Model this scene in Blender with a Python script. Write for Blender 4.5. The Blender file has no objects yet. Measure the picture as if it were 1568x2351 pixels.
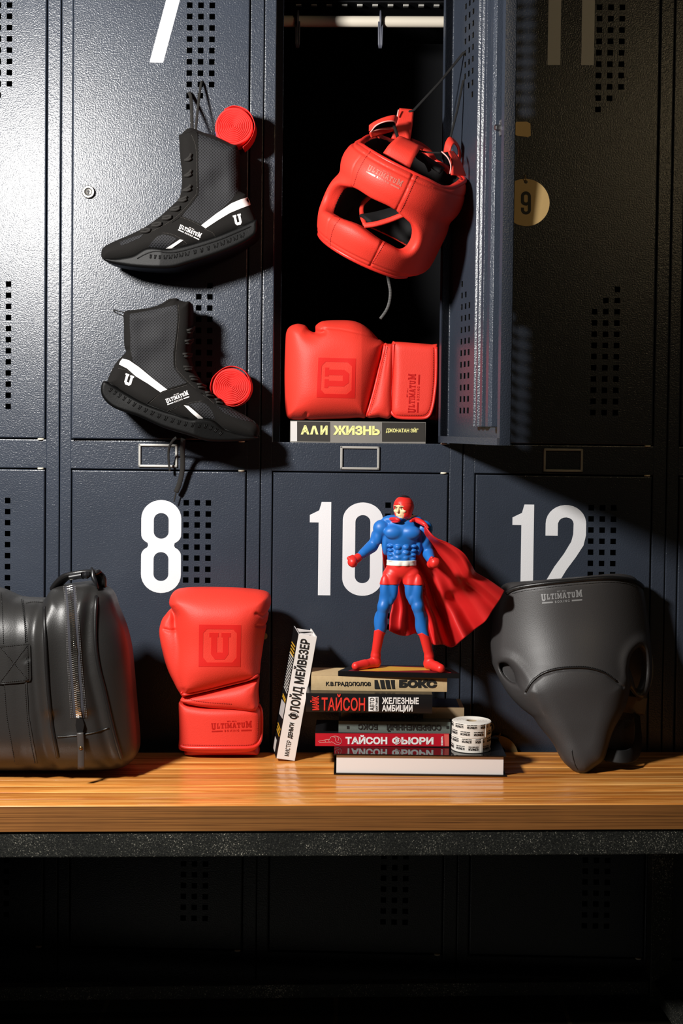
import bpy, bmesh, math, random
import numpy as np
from mathutils import Vector, Matrix
from mathutils.bvhtree import BVHTree
from mathutils import geometry as mgeo

scene = bpy.context.scene
COL = scene.collection
random.seed(7)
PI = math.pi

# ------------------------------------------------------------------ camera
FPX, CXP, PPY = 3100.0, 784.0, 1074.5
EYE = Vector((0.0, -2.5, 1.064))
RC = Matrix.Rotation(PI / 2 - 0.03086, 3, 'X') @ Matrix.Rotation(0.01101, 3, 'Z')
cam_d = bpy.data.cameras.new('camera')
cam = bpy.data.objects.new('camera', cam_d)
COL.objects.link(cam)
cam.matrix_world = Matrix.Translation(EYE) @ RC.to_4x4()
cam_d.sensor_width = 36.0
cam_d.lens = FPX / 2351.0 * 36.0
cam_d.shift_y = -(1175.5 - PPY) / 2351.0
cam_d.clip_start = 0.05
scene.camera = cam

# ------------------------------------------------------------------ light, exposure
scene.view_settings.view_transform = 'Standard'
scene.view_settings.look = 'None'
scene.view_settings.exposure = 0.0
scene.view_settings.gamma = 1.0
scene.view_settings.use_curve_mapping = False
w = bpy.data.worlds.new('dark_room')
scene.world = w
w.use_nodes = True
w.node_tree.nodes['Background'].inputs[0].default_value = (0.5, 0.6, 0.8, 1)
w.node_tree.nodes['Background'].inputs[1].default_value = 0.004


def lamp(name, kind, loc, target, energy, color, size=0.2, size_y=None, spot=None, blend=0.5):
    d = bpy.data.lights.new(name, kind)
    o = bpy.data.objects.new(name, d)
    COL.objects.link(o)
    o.location = loc
    o.rotation_euler = (Vector(target) - Vector(loc)).to_track_quat('-Z', 'Y').to_euler()
    d.energy = energy
    d.color = color
    if kind == 'AREA':
        d.size = size
        if size_y:
            d.shape = 'RECTANGLE'
            d.size_y = size_y
    else:
        d.shadow_soft_size = size
    if kind == 'SPOT':
        d.spot_size = spot
        d.spot_blend = blend
    return o


KEY = lamp('key_lamp', 'SPOT', (-0.93, -1.22, 1.70), (0.10, 0.0, 1.22), 195, (1.0, 0.97, 0.93), 0.10, spot=1.75, blend=0.35)
WARM = lamp('warm_room_lamp', 'SPOT', (1.08, -1.7, 2.0), (0.58, 0.0, 1.45), 9, (1.0, 0.76, 0.42), 0.10, spot=0.95, blend=0.5)

# ------------------------------------------------------------------ pixel helpers (only to read coordinates off the photograph)
def ray(px, py):
    return RC @ Vector(((px - CXP) / FPX, (PPY - py) / FPX, -1.0))


def at(px, py, y):
    d = ray(px, py)
    return EYE + d * ((y - EYE.y) / d.y)


def atz(px, py, z):
    d = ray(px, py)
    return EYE + d * ((z - EYE.z) / d.z)


LYAW = 0.02268
LROT = Matrix.Rotation(-LYAW, 3, 'Z')
LINV = LROT.transposed()


def lk(px, py, d=0.0):
    """locker-frame point under a pixel, d metres in front of the door plane"""
    r = LINV @ ray(px, py)
    e = LINV @ EYE
    return e + r * ((-d - e.y) / r.y)


def lw(x, y, z):
    return LROT @ Vector((x, y, z))


# ------------------------------------------------------------------ materials
def rgb(r, g, b):
    f = lambda c: (c / 12.92 if c <= 0.04045 else ((c + 0.055) / 1.055) ** 2.4)
    return (f(r / 255), f(g / 255), f(b / 255), 1.0)


class N:
    def __init__(self, name, color=(0.5, 0.5, 0.5, 1), rough=0.5, metal=0.0, spec=0.5):
        self.m = bpy.data.materials.new(name)
        self.m.use_nodes = True
        self.t = self.m.node_tree
        self.b = self.t.nodes['Principled BSDF']
        self.set('Base Color', color)
        self.set('Roughness', rough)
        self.set('Metallic', metal)
        self.set('Specular IOR Level', spec)

    def set(self, k, v):
        self.b.inputs[k].default_value = v

    def node(self, typ, **kw):
        n = self.t.nodes.new(typ)
        for k, v in kw.items():
            if k in n.inputs:
                n.inputs[k].default_value = v
            else:
                setattr(n, k, v)
        return n

    def link(self, a, b):
        self.t.links.new(a, b)

    def coord(self, scale=(1, 1, 1), kind='Object'):
        tc = self.node('ShaderNodeTexCoord')
        mp = self.node('ShaderNodeMapping')
        mp.inputs['Scale'].default_value = scale
        self.link(tc.outputs[kind], mp.inputs[0])
        return mp.outputs[0]

    def noise(self, co, scale=100.0, detail=2.0, rough=0.5, dist=0.0):
        n = self.node('ShaderNodeTexNoise')
        n.inputs['Scale'].default_value = scale
        n.inputs['Detail'].default_value = detail
        n.inputs['Roughness'].default_value = rough
        n.inputs['Distortion'].default_value = dist
        self.link(co, n.inputs['Vector'])
        return n.outputs['Fac']

    def ramp(self, fac, stops):
        n = self.node('ShaderNodeValToRGB')
        e = n.color_ramp.elements
        while len(e) < len(stops):
            e.new(0.5)
        for el, (p, c) in zip(e, stops):
            el.position = p
            el.color = c
        self.link(fac, n.inputs[0])
        return n.outputs[0]

    def mix(self, fac, a, b, mode='MIX'):
        n = self.node('ShaderNodeMix', data_type='RGBA', blend_type=mode)
        for sock, v in ((n.inputs[0], fac), (n.inputs[6], a), (n.inputs[7], b)):
            if hasattr(v, 'links') or hasattr(v, 'is_linked'):
                self.link(v, sock)
            else:
                sock.default_value = v
        return n.outputs[2]

    def bump(self, h, strength=0.3, dist=0.001, prev=None):
        n = self.node('ShaderNodeBump')
        n.inputs['Strength'].default_value = strength
        n.inputs['Distance'].default_value = dist
        self.link(h, n.inputs['Height'])
        if prev is not None:
            self.link(prev, n.inputs['Normal'])
        self.link(n.outputs[0], self.b.inputs['Normal'])
        return n.outputs[0]

    def color(self, out):
        self.link(out, self.b.inputs['Base Color'])

    def rough(self, out):
        self.link(out, self.b.inputs['Roughness'])


def paint(name, c, rough=0.42, bump=0.35, scale=420.0):
    n = N(name, c, rough)
    co = n.coord()
    h = n.noise(co, scale, 2.0, 0.55)
    n.bump(h, bump, 0.0012)
    g = n.noise(co, 9.0, 4.0, 0.6)
    n.color(n.mix(n.ramp(g, [(0.35, (0, 0, 0, 1)), (0.7, (1, 1, 1, 1))]), tuple(x * 0.88 for x in c[:3]) + (1,), c))
    return n.m


def leather(name, c, rough=0.42, bump=0.18, scale=520.0, spec=0.5, speck=0.06):
    n = N(name, c, rough, spec=spec)
    co = n.coord()
    v = n.node('ShaderNodeTexVoronoi', Scale=scale)
    n.link(co, v.inputs['Vector'])
    h = n.noise(co, scale * 1.6, 3.0, 0.6)
    a = n.node('ShaderNodeMath', operation='ADD')
    n.link(v.outputs['Distance'], a.inputs[0])
    n.link(h, a.inputs[1])
    n.bump(a.outputs[0], bump, 0.0006)
    g = n.noise(co, 14.0, 4.0, 0.6)
    n.color(n.mix(g, tuple(x * (1 - speck * 2) for x in c[:3]) + (1,), c))
    return n.m


def fabric(name, c, scale=900.0, rough=0.85, bump=0.3, c2=None):
    n = N(name, c, rough, spec=0.25)
    co = n.coord()
    h = n.noise(co, scale, 2.0, 0.7)
    n.bump(h, bump, 0.0008)
    n.color(n.mix(h, c2 or tuple(x * 0.6 for x in c[:3]) + (1,), c))
    return n.m


def plain(name, c, rough=0.5, metal=0.0, spec=0.5, grain=0.0, gscale=300):
    n = N(name, c, rough, metal, spec)
    if grain:
        co = n.coord()
        h = n.noise(co, gscale, 2.0, 0.6)
        n.bump(h, grain, 0.0006)
    return n.m


M = {}
M['locker'] = paint('slate_blue_powder_coat', rgb(51, 57, 68), 0.29, 0.5, 380)
M['locker_in'] = plain('shaded_inner_coat', rgb(11, 12, 15), 0.7, 0.0, 0.15, 0.2, 430)  # locker inside coloured near black, its shade put into the colour
M['white_paint'] = plain('white_number_paint', rgb(225, 225, 228), 0.55, grain=0.25, gscale=500)
M['chrome'] = plain('chrome_metal', rgb(200, 198, 190), 0.22, 1.0)
M['lock_metal'] = plain('lock_metal', rgb(120, 118, 114), 0.38, 0.9)
M['cord'] = fabric('black_cord', rgb(26, 25, 25), 1500, 0.85, 0.4)
M['steel'] = plain('grey_steel', rgb(150, 150, 152), 0.4, 1.0, grain=0.1)
M['silver_paint'] = plain('silver_holder_metal', rgb(176, 174, 168), 0.42, 0.35, grain=0.12)
M['cream_plastic'] = plain('cream_plastic', rgb(235, 228, 205), 0.45)
M['brass'] = plain('brass_tag_metal', rgb(172, 144, 96), 0.5, 0.3, grain=0.15)
M['black'] = plain('black_ink', rgb(18, 18, 20), 0.6)
M['black_plastic'] = plain('black_plastic', rgb(24, 24, 26), 0.35)
M['rod'] = plain('cream_rod', rgb(214, 205, 188), 0.5)


# ------------------------------------------------------------------ object helpers
def tag(o, label=None, cat=None, group=None, kind=None):
    if label: o['label'] = label
    if cat: o['category'] = cat
    if group: o['group'] = group
    if kind: o['kind'] = kind
    return o


def thing(name, label, cat, loc, rotz=0.0, group=None):
    o = bpy.data.objects.new(name, None)
    COL.objects.link(o)
    o.empty_display_size = 0.05
    o.location = loc
    o.rotation_euler = (0, 0, rotz)
    return tag(o, label, cat, group)


def wmat(o):
    m = Matrix.LocRotScale(o.location, o.rotation_euler, o.scale)
    return wmat(o.parent) @ m if o.parent else m


def link_mesh(name, me, mats, parent=None, world=True):
    """world=True: mesh verts are in world space and are moved into the parent's frame"""
    o = bpy.data.objects.new(name, me)
    COL.objects.link(o)
    for m in (mats if isinstance(mats, (list, tuple)) else [mats]):
        me.materials.append(m)
    if parent is not None:
        o.parent = parent
        if world:
            me.transform(wmat(parent).inverted())
    elif world:
        v = np.empty(len(me.vertices) * 3)
        me.vertices.foreach_get('co', v)
        v = v.reshape(-1, 3)
        b = Vector(((v[:, 0].min() + v[:, 0].max()) / 2, (v[:, 1].min() + v[:, 1].max()) / 2, v[:, 2].min()))
        me.transform(Matrix.Translation(-b))
        o.location = b
    return o


def np_mesh(name, verts, faces, smooth=True):
    """verts (N,3), faces list or (M,k) array"""
    me = bpy.data.meshes.new(name)
    verts = np.asarray(verts, dtype=np.float32)
    if isinstance(faces, np.ndarray):
        k = faces.shape[1]
        me.vertices.add(len(verts))
        me.vertices.foreach_set('co', verts.ravel())
        me.loops.add(faces.size)
        me.loops.foreach_set('vertex_index', faces.ravel().astype(np.int32))
        me.polygons.add(len(faces))
        me.polygons.foreach_set('loop_start', np.arange(0, faces.size, k, dtype=np.int32))
        me.update(calc_edges=True)
    else:
        me.from_pydata([tuple(v) for v in verts], [], faces)
    me.validate()
    if smooth:
        me.polygons.foreach_set('use_smooth', [True] * len(me.polygons))
    return me


def fix_normals(me):
    bm = bmesh.new()
    bm.from_mesh(me)
    bmesh.ops.recalc_face_normals(bm, faces=bm.faces)
    bm.to_mesh(me)
    bm.free()
    return me


class MB:
    """collects shapes that make ONE part"""
    def __init__(self):
        self.bm = bmesh.new()

    def box(self, lo, hi, bev=0.0, xf=None, seg=2):
        lo, hi = Vector(lo), Vector(hi)
        r = bmesh.ops.create_cube(self.bm, size=1.0)
        vs = r['verts']
        for v in vs:
            v.co = Vector((lo[i] + (v.co[i] + 0.5) * (hi[i] - lo[i]) for i in range(3)))
        if bev > 0:
            es = list({e for v in vs for e in v.link_edges})
            rr = bmesh.ops.bevel(self.bm, geom=es, offset=bev, segments=seg, affect='EDGES', profile=0.6)
            vs = list({v for f in rr['faces'] for v in f.verts} | {v for v in vs if v.is_valid})
        if xf is not None:
            bmesh.ops.transform(self.bm, matrix=xf, verts=vs)
        return vs

    def tube(self, pts, r, n=10, closed=False, cap=True, flat=None):
        """pts: list of Vector; r number or list; flat=(a,b,normal) makes a strap section"""
        pts = [Vector(p) for p in pts]
        L = len(pts)
        rs = r if isinstance(r, (list, tuple)) else [r] * L
        rings = []
        up = None
        for i, p in enumerate(pts):
            a = pts[(i - 1) % L] if (closed or i > 0) else pts[i]
            b = pts[(i + 1) % L] if (closed or i < L - 1) else pts[i]
            t = (b - a).normalized()
            if up is None:
                up = Vector((0, 0, 1)) if abs(t.z) < 0.9 else Vector((0, 1, 0))
                if flat: up = Vector(flat[2])
            s = t.cross(up)
            if s.length < 1e-6: s = t.orthogonal()
            s.normalize()
            up = s.cross(t).normalized()
            ring = []
            for k in range(n):
                an = 2 * PI * k / n
                if flat:
                    ca, sa = math.cos(an), math.sin(an)
                    e = 0.5
                    x = math.copysign(abs(ca) ** e, ca) * flat[0] * rs[i]
                    y = math.copysign(abs(sa) ** e, sa) * flat[1] * rs[i]
                else:
                    x, y = math.cos(an) * rs[i], math.sin(an) * rs[i]
                ring.append(self.bm.verts.new(p + s * x + up * y))
            rings.append(ring)
        for i in range(L if closed else L - 1):
            A, B = rings[i], rings[(i + 1) % L]
            for k in range(n):
                self.bm.faces.new((A[k], A[(k + 1) % n], B[(k + 1) % n], B[k]))
        if cap and not closed:
            self.bm.faces.new(list(reversed(rings[0])))
            self.bm.faces.new(rings[-1])

    def lathe(self, prof, origin, axis=(0, 0, 1), n=32, xdir=None):
        """prof: list of (radius, height)"""
        ax = Vector(axis).normalized()
        xd = Vector(xdir) if xdir else ax.orthogonal()
        xd = (xd - ax * xd.dot(ax)).normalized()
        yd = ax.cross(xd)
        o = Vector(origin)
        rings = []
        for (r, h) in prof:
            if r < 1e-7:
                rings.append([self.bm.verts.new(o + ax * h)])
            else:
                rings.append([self.bm.verts.new(o + ax * h + (xd * math.cos(2 * PI * k / n) + yd * math.sin(2 * PI * k / n)) * r) for k in range(n)])
        for A, B in zip(rings, rings[1:]):
            for k in range(n):
                k2 = (k + 1) % n
                q = [A[k % len(A)], A[k2 % len(A)], B[k2 % len(B)], B[k % len(B)]]
                u = []
                for v in q:
                    if v not in u: u.append(v)
                if len(u) >= 3: self.bm.faces.new(u)

    def prism(self, poly, d0, d1, fn):
        """poly: list of (a,b); fn(a,b,d)->Vector; a solid slab between depth d0 and d1"""
        A = [self.bm.verts.new(fn(a, b, d0)) for a, b in poly]
        B = [self.bm.verts.new(fn(a, b, d1)) for a, b in poly]
        n = len(poly)
        self.bm.faces.new(A)
        self.bm.faces.new(list(reversed(B)))
        for i in range(n):
            j = (i + 1) % n
            self.bm.faces.new((A[j], A[i], B[i], B[j]))

    def mesh(self, name, smooth=False):
        bmesh.ops.recalc_face_normals(self.bm, faces=self.bm.faces)
        me = bpy.data.meshes.new(name)
        self.bm.to_mesh(me)
        self.bm.free()
        if smooth == 'auto':
            for p in me.polygons: p.use_smooth = True
            me.set_sharp_from_angle(angle=math.radians(40))
        elif smooth:
            for p in me.polygons: p.use_smooth = True
        return me

    def build(self, name, mats, parent=None, smooth=False, world=False):
        return link_mesh(name, self.mesh(name, smooth), mats, parent, world)


def subdivide_curve(pts, n=8, closed=False):
    """Catmull-Rom through 2-D or 3-D points"""
    P = [np.array(p, dtype=float) for p in pts]
    L = len(P)
    out = []
    for i in range(L if closed else L - 1):
        p0 = P[(i - 1) % L] if (closed or i > 0) else 2 * P[0] - P[1]
        p1, p2 = P[i], P[(i + 1) % L]
        p3 = P[(i + 2) % L] if (closed or i + 2 < L) else 2 * P[-1] - P[-2]
        for k in range(n):
            t = k / n
            out.append(0.5 * ((2 * p1) + (-p0 + p2) * t + (2 * p0 - 5 * p1 + 4 * p2 - p3) * t * t + (-p0 + 3 * p1 - 3 * p2 + p3) * t ** 3))
    if not closed: out.append(P[-1])
    return out


# ------------------------------------------------------------------ signed-distance modelling
def surface_nets(D, lo, h):
    s = D < 0
    c = np.zeros(tuple(n - 1 for n in D.shape), dtype=np.int8)
    sl = (slice(None, -1), slice(1, None))
    for a in (0, 1):
        for b in (0, 1):
            for e in (0, 1):
                c += s[sl[a], sl[b], sl[e]]
    act = (c > 0) & (c < 8)
    I, J, K = np.nonzero(act)
    idx = np.full(act.shape, -1, dtype=np.int32)
    idx[I, J, K] = np.arange(len(I))
    acc = np.zeros((len(I), 3))
    cnt = np.zeros(len(I))
    corners = [(a, b, e) for a in (0, 1) for b in (0, 1) for e in (0, 1)]
    for p in corners:
        for ax in range(3):
            if p[ax] == 0:
                q = list(p); q[ax] = 1
                d0 = D[I + p[0], J + p[1], K + p[2]]
                d1 = D[I + q[0], J + q[1], K + q[2]]
                m = (d0 < 0) != (d1 < 0)
                t = np.where(m, d0 / np.where(m, d0 - d1, 1), 0)
                pos = np.array(p, float)[None, :].repeat(len(I), 0)
                pos[:, ax] += t
                acc += pos * m[:, None]
                cnt += m
    V = (np.stack([I, J, K], 1) + acc / cnt[:, None]) * h + np.array(lo)
    F = []
    for ax in range(3):
        o1, o2 = [(1, 2), (2, 0), (0, 1)][ax]
        n = D.shape
        a = [slice(None)] * 3; b = [slice(None)] * 3
        a[ax] = slice(None, -1); b[ax] = slice(1, None)
        s0, s1 = s[tuple(a)], s[tuple(b)]
        ch = s0 != s1
        m = np.zeros_like(ch)
        inner = [slice(None)] * 3
        inner[o1] = slice(1, -1); inner[o2] = slice(1, -1)
        m[tuple(inner)] = ch[tuple(inner)]
        E = np.stack(np.nonzero(m), 1)
        flip = s0[m]
        def cell(d1, d2):
            q = E.copy(); q[:, o1] += d1; q[:, o2] += d2
            return idx[q[:, 0], q[:, 1], q[:, 2]]
        Q = np.stack([cell(-1, -1), cell(0, -1), cell(0, 0), cell(-1, 0)], 1)
        Q[~flip] = Q[~flip][:, ::-1]
        F.append(Q)
    return V, np.concatenate(F)


def sdf_mesh(name, fn, lo, hi, h, newton=2, block=8, slack=1.6):
    lo = np.array(lo, float); hi = np.array(hi, float)
    nb = np.ceil((hi - lo) / (h * block)).astype(int)
    n = nb * block + 1
    # block centres
    bc = [lo[i] + (np.arange(nb[i]) + 0.5) * block * h for i in range(3)]
    C = np.stack(np.meshgrid(*bc, indexing='ij'), -1).reshape(-1, 3)
    dc = fn(C.astype(np.float32)).reshape(nb)
    keep = np.abs(dc) < slack * block * h * 0.87 + h
    D = np.repeat(np.repeat(np.repeat(np.where(dc < 0, -1.0, 1.0).astype(np.float32), block, 0), block, 1), block, 2)
    D = np.pad(D, ((0, 1), (0, 1), (0, 1)), mode='edge')
    kb = np.stack(np.nonzero(keep), 1)
    loc = np.stack(np.meshgrid(*[np.arange(block + 1)] * 3, indexing='ij'), -1).reshape(-1, 3)
    for s in range(0, len(kb), 1500):
        ii = (kb[s:s + 1500, None, :] * block + loc[None]).reshape(-1, 3)
        P = (lo + ii * h).astype(np.float32)
        D[ii[:, 0], ii[:, 1], ii[:, 2]] = fn(P)
    V, F = surface_nets(D, lo, h)
    e = h * 0.4
    T = np.array([[1, -1, -1], [-1, -1, 1], [-1, 1, -1], [1, 1, 1]], float)
    for _ in range(newton):
        d = fn(V.astype(np.float32)).astype(float)
        g = sum(t[None] * fn((V + t * e).astype(np.float32))[:, None].astype(float) for t in T) / (4 * e)
        gg = (g * g).sum(1) + 1e-6
        st = -(d / gg)[:, None] * g
        ln = np.linalg.norm(st, axis=1, keepdims=True)
        st *= np.minimum(1, 0.6 * h / np.maximum(ln, 1e-9))
        V = V + st
    return np_mesh(name, V, F)


def smin(a, b, k):
    hh = np.maximum(k - np.abs(a - b), 0) / k
    return np.minimum(a, b) - hh * hh * k * 0.25


def smax(a, b, k):
    return -smin(-a, -b, k)


def capsule(P, a, b, ra, rb):
    a = np.array(a, np.float32); b = np.array(b, np.float32)
    ab = b - a
    t = np.clip(((P - a) @ ab) / (ab @ ab), 0, 1)
    return np.linalg.norm(P - a - t[:, None] * ab, axis=1) - (ra + (rb - ra) * t)


def ellipsoid(P, c, r, rot=None):
    q = P - np.array(c, np.float32)
    if rot is not None: q = q @ np.array(rot, np.float32)   # columns = local axes
    r = np.array(r, np.float32)
    k0 = np.linalg.norm(q / r, axis=1)
    k1 = np.linalg.norm(q / (r * r), axis=1) + 1e-9
    return k0 * (k0 - 1.0) / k1


def rbox(P, c, half, r):
    q = np.abs(P - np.array(c, np.float32)) - (np.array(half, np.float32) - r)
    return np.linalg.norm(np.maximum(q, 0), axis=1) + np.minimum(q.max(1), 0) - r


class Outline:
    """signed distance to a closed 2-D outline, sampled on a grid"""
    def __init__(self, pts, smooth=6, h=0.0015, pad=0.06, cap=0.0, soft=0.010):
        P = np.array(subdivide_curve(pts, smooth, True) if smooth else pts, float)
        self.P = P
        self.h = h
        self.lo = P.min(0) - pad
        n = np.ceil((P.max(0) + pad - self.lo) / h).astype(int) + 1
        X, Y = np.meshgrid(self.lo[0] + np.arange(n[0]) * h, self.lo[1] + np.arange(n[1]) * h, indexing='ij')
        d = np.full(X.shape, 1e9)
        ins = np.zeros(X.shape, bool)
        A, B = P, np.roll(P, -1, 0)
        for a, b in zip(A, B):
            e = b - a
            L = e @ e
            if L < 1e-14: continue
            t = np.clip(((X - a[0]) * e[0] + (Y - a[1]) * e[1]) / L, 0, 1)
            d = np.minimum(d, (X - a[0] - t * e[0]) ** 2 + (Y - a[1] - t * e[1]) ** 2)
            if a[1] != b[1]:
                m = (Y >= min(a[1], b[1])) & (Y < max(a[1], b[1]))
                xi = a[0] + (Y - a[1]) / (b[1] - a[1]) * e[0]
                ins ^= m & (X < xi)
        self.F = np.where(ins, -1, 1) * np.sqrt(d)
        self.n = n
        if cap:
            G = np.maximum(self.F, -cap)
            sg = soft
            k = int(3 * sg / h)
            ker = np.exp(-0.5 * (np.arange(-k, k + 1) * h / sg) ** 2)
            ker /= ker.sum()
            for ax in (0, 1):
                G = np.apply_along_axis(lambda v: np.convolve(np.pad(v, k, mode='edge'), ker, 'valid'), ax, G)
            wgt = np.clip((-self.F - 0.15 * cap) / (0.5 * cap), 0, 1)
            wgt = wgt * wgt * (3 - 2 * wgt)
            self.F = np.maximum(self.F, -cap) * (1 - wgt) + G * wgt

    def __call__(self, x, y):
        u = np.clip((x - self.lo[0]) / self.h, 0, self.n[0] - 1.001)
        v = np.clip((y - self.lo[1]) / self.h, 0, self.n[1] - 1.001)
        i = u.astype(int); j = v.astype(int)
        fu = u - i; fv = v - j
        F = self.F
        return (F[i, j] * (1 - fu) * (1 - fv) + F[i + 1, j] * fu * (1 - fv) + F[i, j + 1] * (1 - fu) * fv + F[i + 1, j + 1] * fu * fv).astype(np.float32)


def extr(d2, dy, r):
    """rounded intersection of an outline distance and a thickness distance"""
    a, b = d2 + r, dy + r
    return np.minimum(np.maximum(a, b), 0) + np.sqrt(np.maximum(a, 0) ** 2 + np.maximum(b, 0) ** 2) - r


def bvh_of(*objs):
    vs, fs, o = [], [], 0
    for ob in objs:
        m = wmat(ob)
        me = ob.data
        vs += [m @ v.co for v in me.vertices]
        fs += [[o + i for i in p.vertices] for p in me.polygons]
        o = len(vs)
    return BVHTree.FromPolygons(vs, fs)


class Flat:
    """a flat face (a book spine): pixels fall on its plane"""
    def __init__(self, p, n):
        self.p, self.n = Vector(p), Vector(n).normalized()


def cast(bvh, px, py):
    d = ray(px, py).normalized()
    if isinstance(bvh, Flat):
        t = (bvh.p - EYE).dot(bvh.n) / d.dot(bvh.n)
        return EYE + d * t, bvh.n
    hit = bvh.ray_cast(EYE, d)
    if hit[0] is None:
        # the ray passes beside the piece: take its closest surface point
        best = None
        for k in range(29):
            nb = bvh.find_nearest(EYE + d * (1.9 + 0.04 * k))
            if nb[0] is not None and (best is None or nb[3] < best[3]): best = nb
        p, n = best[0], best[1]
        return p, (n if n.dot(d) < 0 else -n)
    p, n = hit[0], hit[1]
    return p, (n if n.dot(d) < 0 else -n)


def in_poly(x, y, poly):
    c = False
    n = len(poly)
    for i in range(n):
        x1, y1 = poly[i]; x2, y2 = poly[(i + 1) % n]
        if (y1 > y) != (y2 > y) and x < (x2 - x1) * (y - y1) / (y2 - y1) + x1:
            c = not c
    return c


def fill2d(loops, step):
    """triangulated 2-D region: loops[0] outer, the rest holes; even inner points"""
    verts, edges = [], []
    for lp in loops:
        base = len(verts)
        rs = []
        n = len(lp)
        for i in range(n):
            a = np.array(lp[i], float); b = np.array(lp[(i + 1) % n], float)
            k = max(1, int(np.linalg.norm(b - a) / step))
            rs += [a + (b - a) * j / k for j in range(k)]
        verts += rs
        m = len(rs)
        edges += [(base + i, base + (i + 1) % m) for i in range(m)]
    P = np.array(loops[0], float)
    lo, hi = P.min(0), P.max(0)
    bv = np.array(verts)
    for x in np.arange(lo[0] + step * 0.6, hi[0], step):
        for y in np.arange(lo[1] + step * 0.6, hi[1], step):
            if in_poly(x, y, loops[0]) and not any(in_poly(x, y, q) for q in loops[1:]):
                if ((bv - (x, y)) ** 2).sum(1).min() > (0.45 * step) ** 2:
                    verts.append(np.array((x, y)))
    r = mgeo.delaunay_2d_cdt([Vector((v[0], v[1])) for v in verts], edges, [], 1, 1e-6)
    V = [(v.x, v.y) for v in r[0]]
    F = []
    for f in r[2]:
        cx = sum(V[i][0] for i in f) / len(f); cy = sum(V[i][1] for i in f) / len(f)
        if in_poly(cx, cy, loops[0]) and not any(in_poly(cx, cy, q) for q in loops[1:]):
            F.append(list(f))
    return V, F


class Decals:
    """thin applied pieces (prints, patches) lying on a surface; one mesh per part"""
    def __init__(self, bvh, step=4.0):
        self.bvh, self.step = bvh, step
        self.V, self.F = [], []

    def region(self, loops, t=0.0006, back=0.0008, step=None):
        V, F = fill2d(loops, step or self.step)
        top, bot = [], []
        for (x, y) in V:
            p, n = cast(self.bvh, x, y)
            top.append(p + n * t); bot.append(p - n * back)
        self._slab(top, bot, F)

    def _slab(self, top, bot, F):
        o = len(self.V); n = len(top)
        self.V += top + bot
        cnt = {}
        for f in F:
            self.F.append([o + i for i in f])
            self.F.append([o + n + i for i in reversed(f)])
            for i in range(len(f)):
                a, b = f[i], f[(i + 1) % len(f)]
                cnt[(a, b)] = cnt.get((a, b), 0) + 1
        for (a, b) in cnt:
            if (b, a) not in cnt:
                self.F.append([o + b, o + a, o + n + a, o + n + b])

    def flat_mesh(self, V2, F, t=0.0006, back=0.0006):
        top, bot = [], []
        for (x, y) in V2:
            p, n = cast(self.bvh, x, y)
            top.append(p + n * t); bot.append(p - n * back)
        self._slab(top, bot, F)

    def build(self, name, mats, parent, smooth=True):
        me = np_mesh(name, np.array([tuple(v) for v in self.V]), self.F, False)
        fix_normals(me)
        if smooth:
            me.polygons.foreach_set('use_smooth', [True] * len(me.polygons))
            me.set_sharp_from_angle(angle=math.radians(50))
        return link_mesh(name, me, mats, parent, True)


def surf_tube(bvh, pxs, r, name, mats, parent, lift=0.0, n=8, smooth=6, mb=None):
    pts = []
    for q in (subdivide_curve(pxs, smooth) if smooth else pxs):
        p, nn = cast(bvh, q[0], q[1])
        pts.append(p + nn * lift)
    m = mb or MB()
    m.tube(pts, r, n)
    if mb is None:
        return m.build(name, mats, parent, True, True)


def stitch_lines(bvh, lines, mats, parent, every=4.0, ln=2.6, r=0.0006, name='stitching'):
    for l in lines: stitches(bvh, l, name, mats, parent, every, ln, r)


def stitches(bvh, pxs, name, mats, parent, every=6.0, ln=3.4, r=0.0006, mb=None, smooth=8):
    """small thread stitches along a pixel polyline"""
    m = mb or MB()
    P = [np.array(p) for p in subdivide_curve(pxs, smooth)]
    acc = 0.0
    for a, b in zip(P, P[1:]):
        L = np.linalg.norm(b - a)
        while acc < L:
            q = a + (b - a) * (acc / L)
            d = (b - a) / L
            p1, n1 = cast(bvh, *q)
            p2, n2 = cast(bvh, *(q + d * ln))
            if (p1 - p2).length < 0.02:
                m.tube([p1 + n1 * r * 0.6, p2 + n2 * r * 0.6], r, 5)
            acc += every
        acc -= L
    if mb is None:
        return m.build(name, mats, parent, True, True)


# ------------------------------------------------------------------ lettering
_txt_cache = {}


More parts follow.
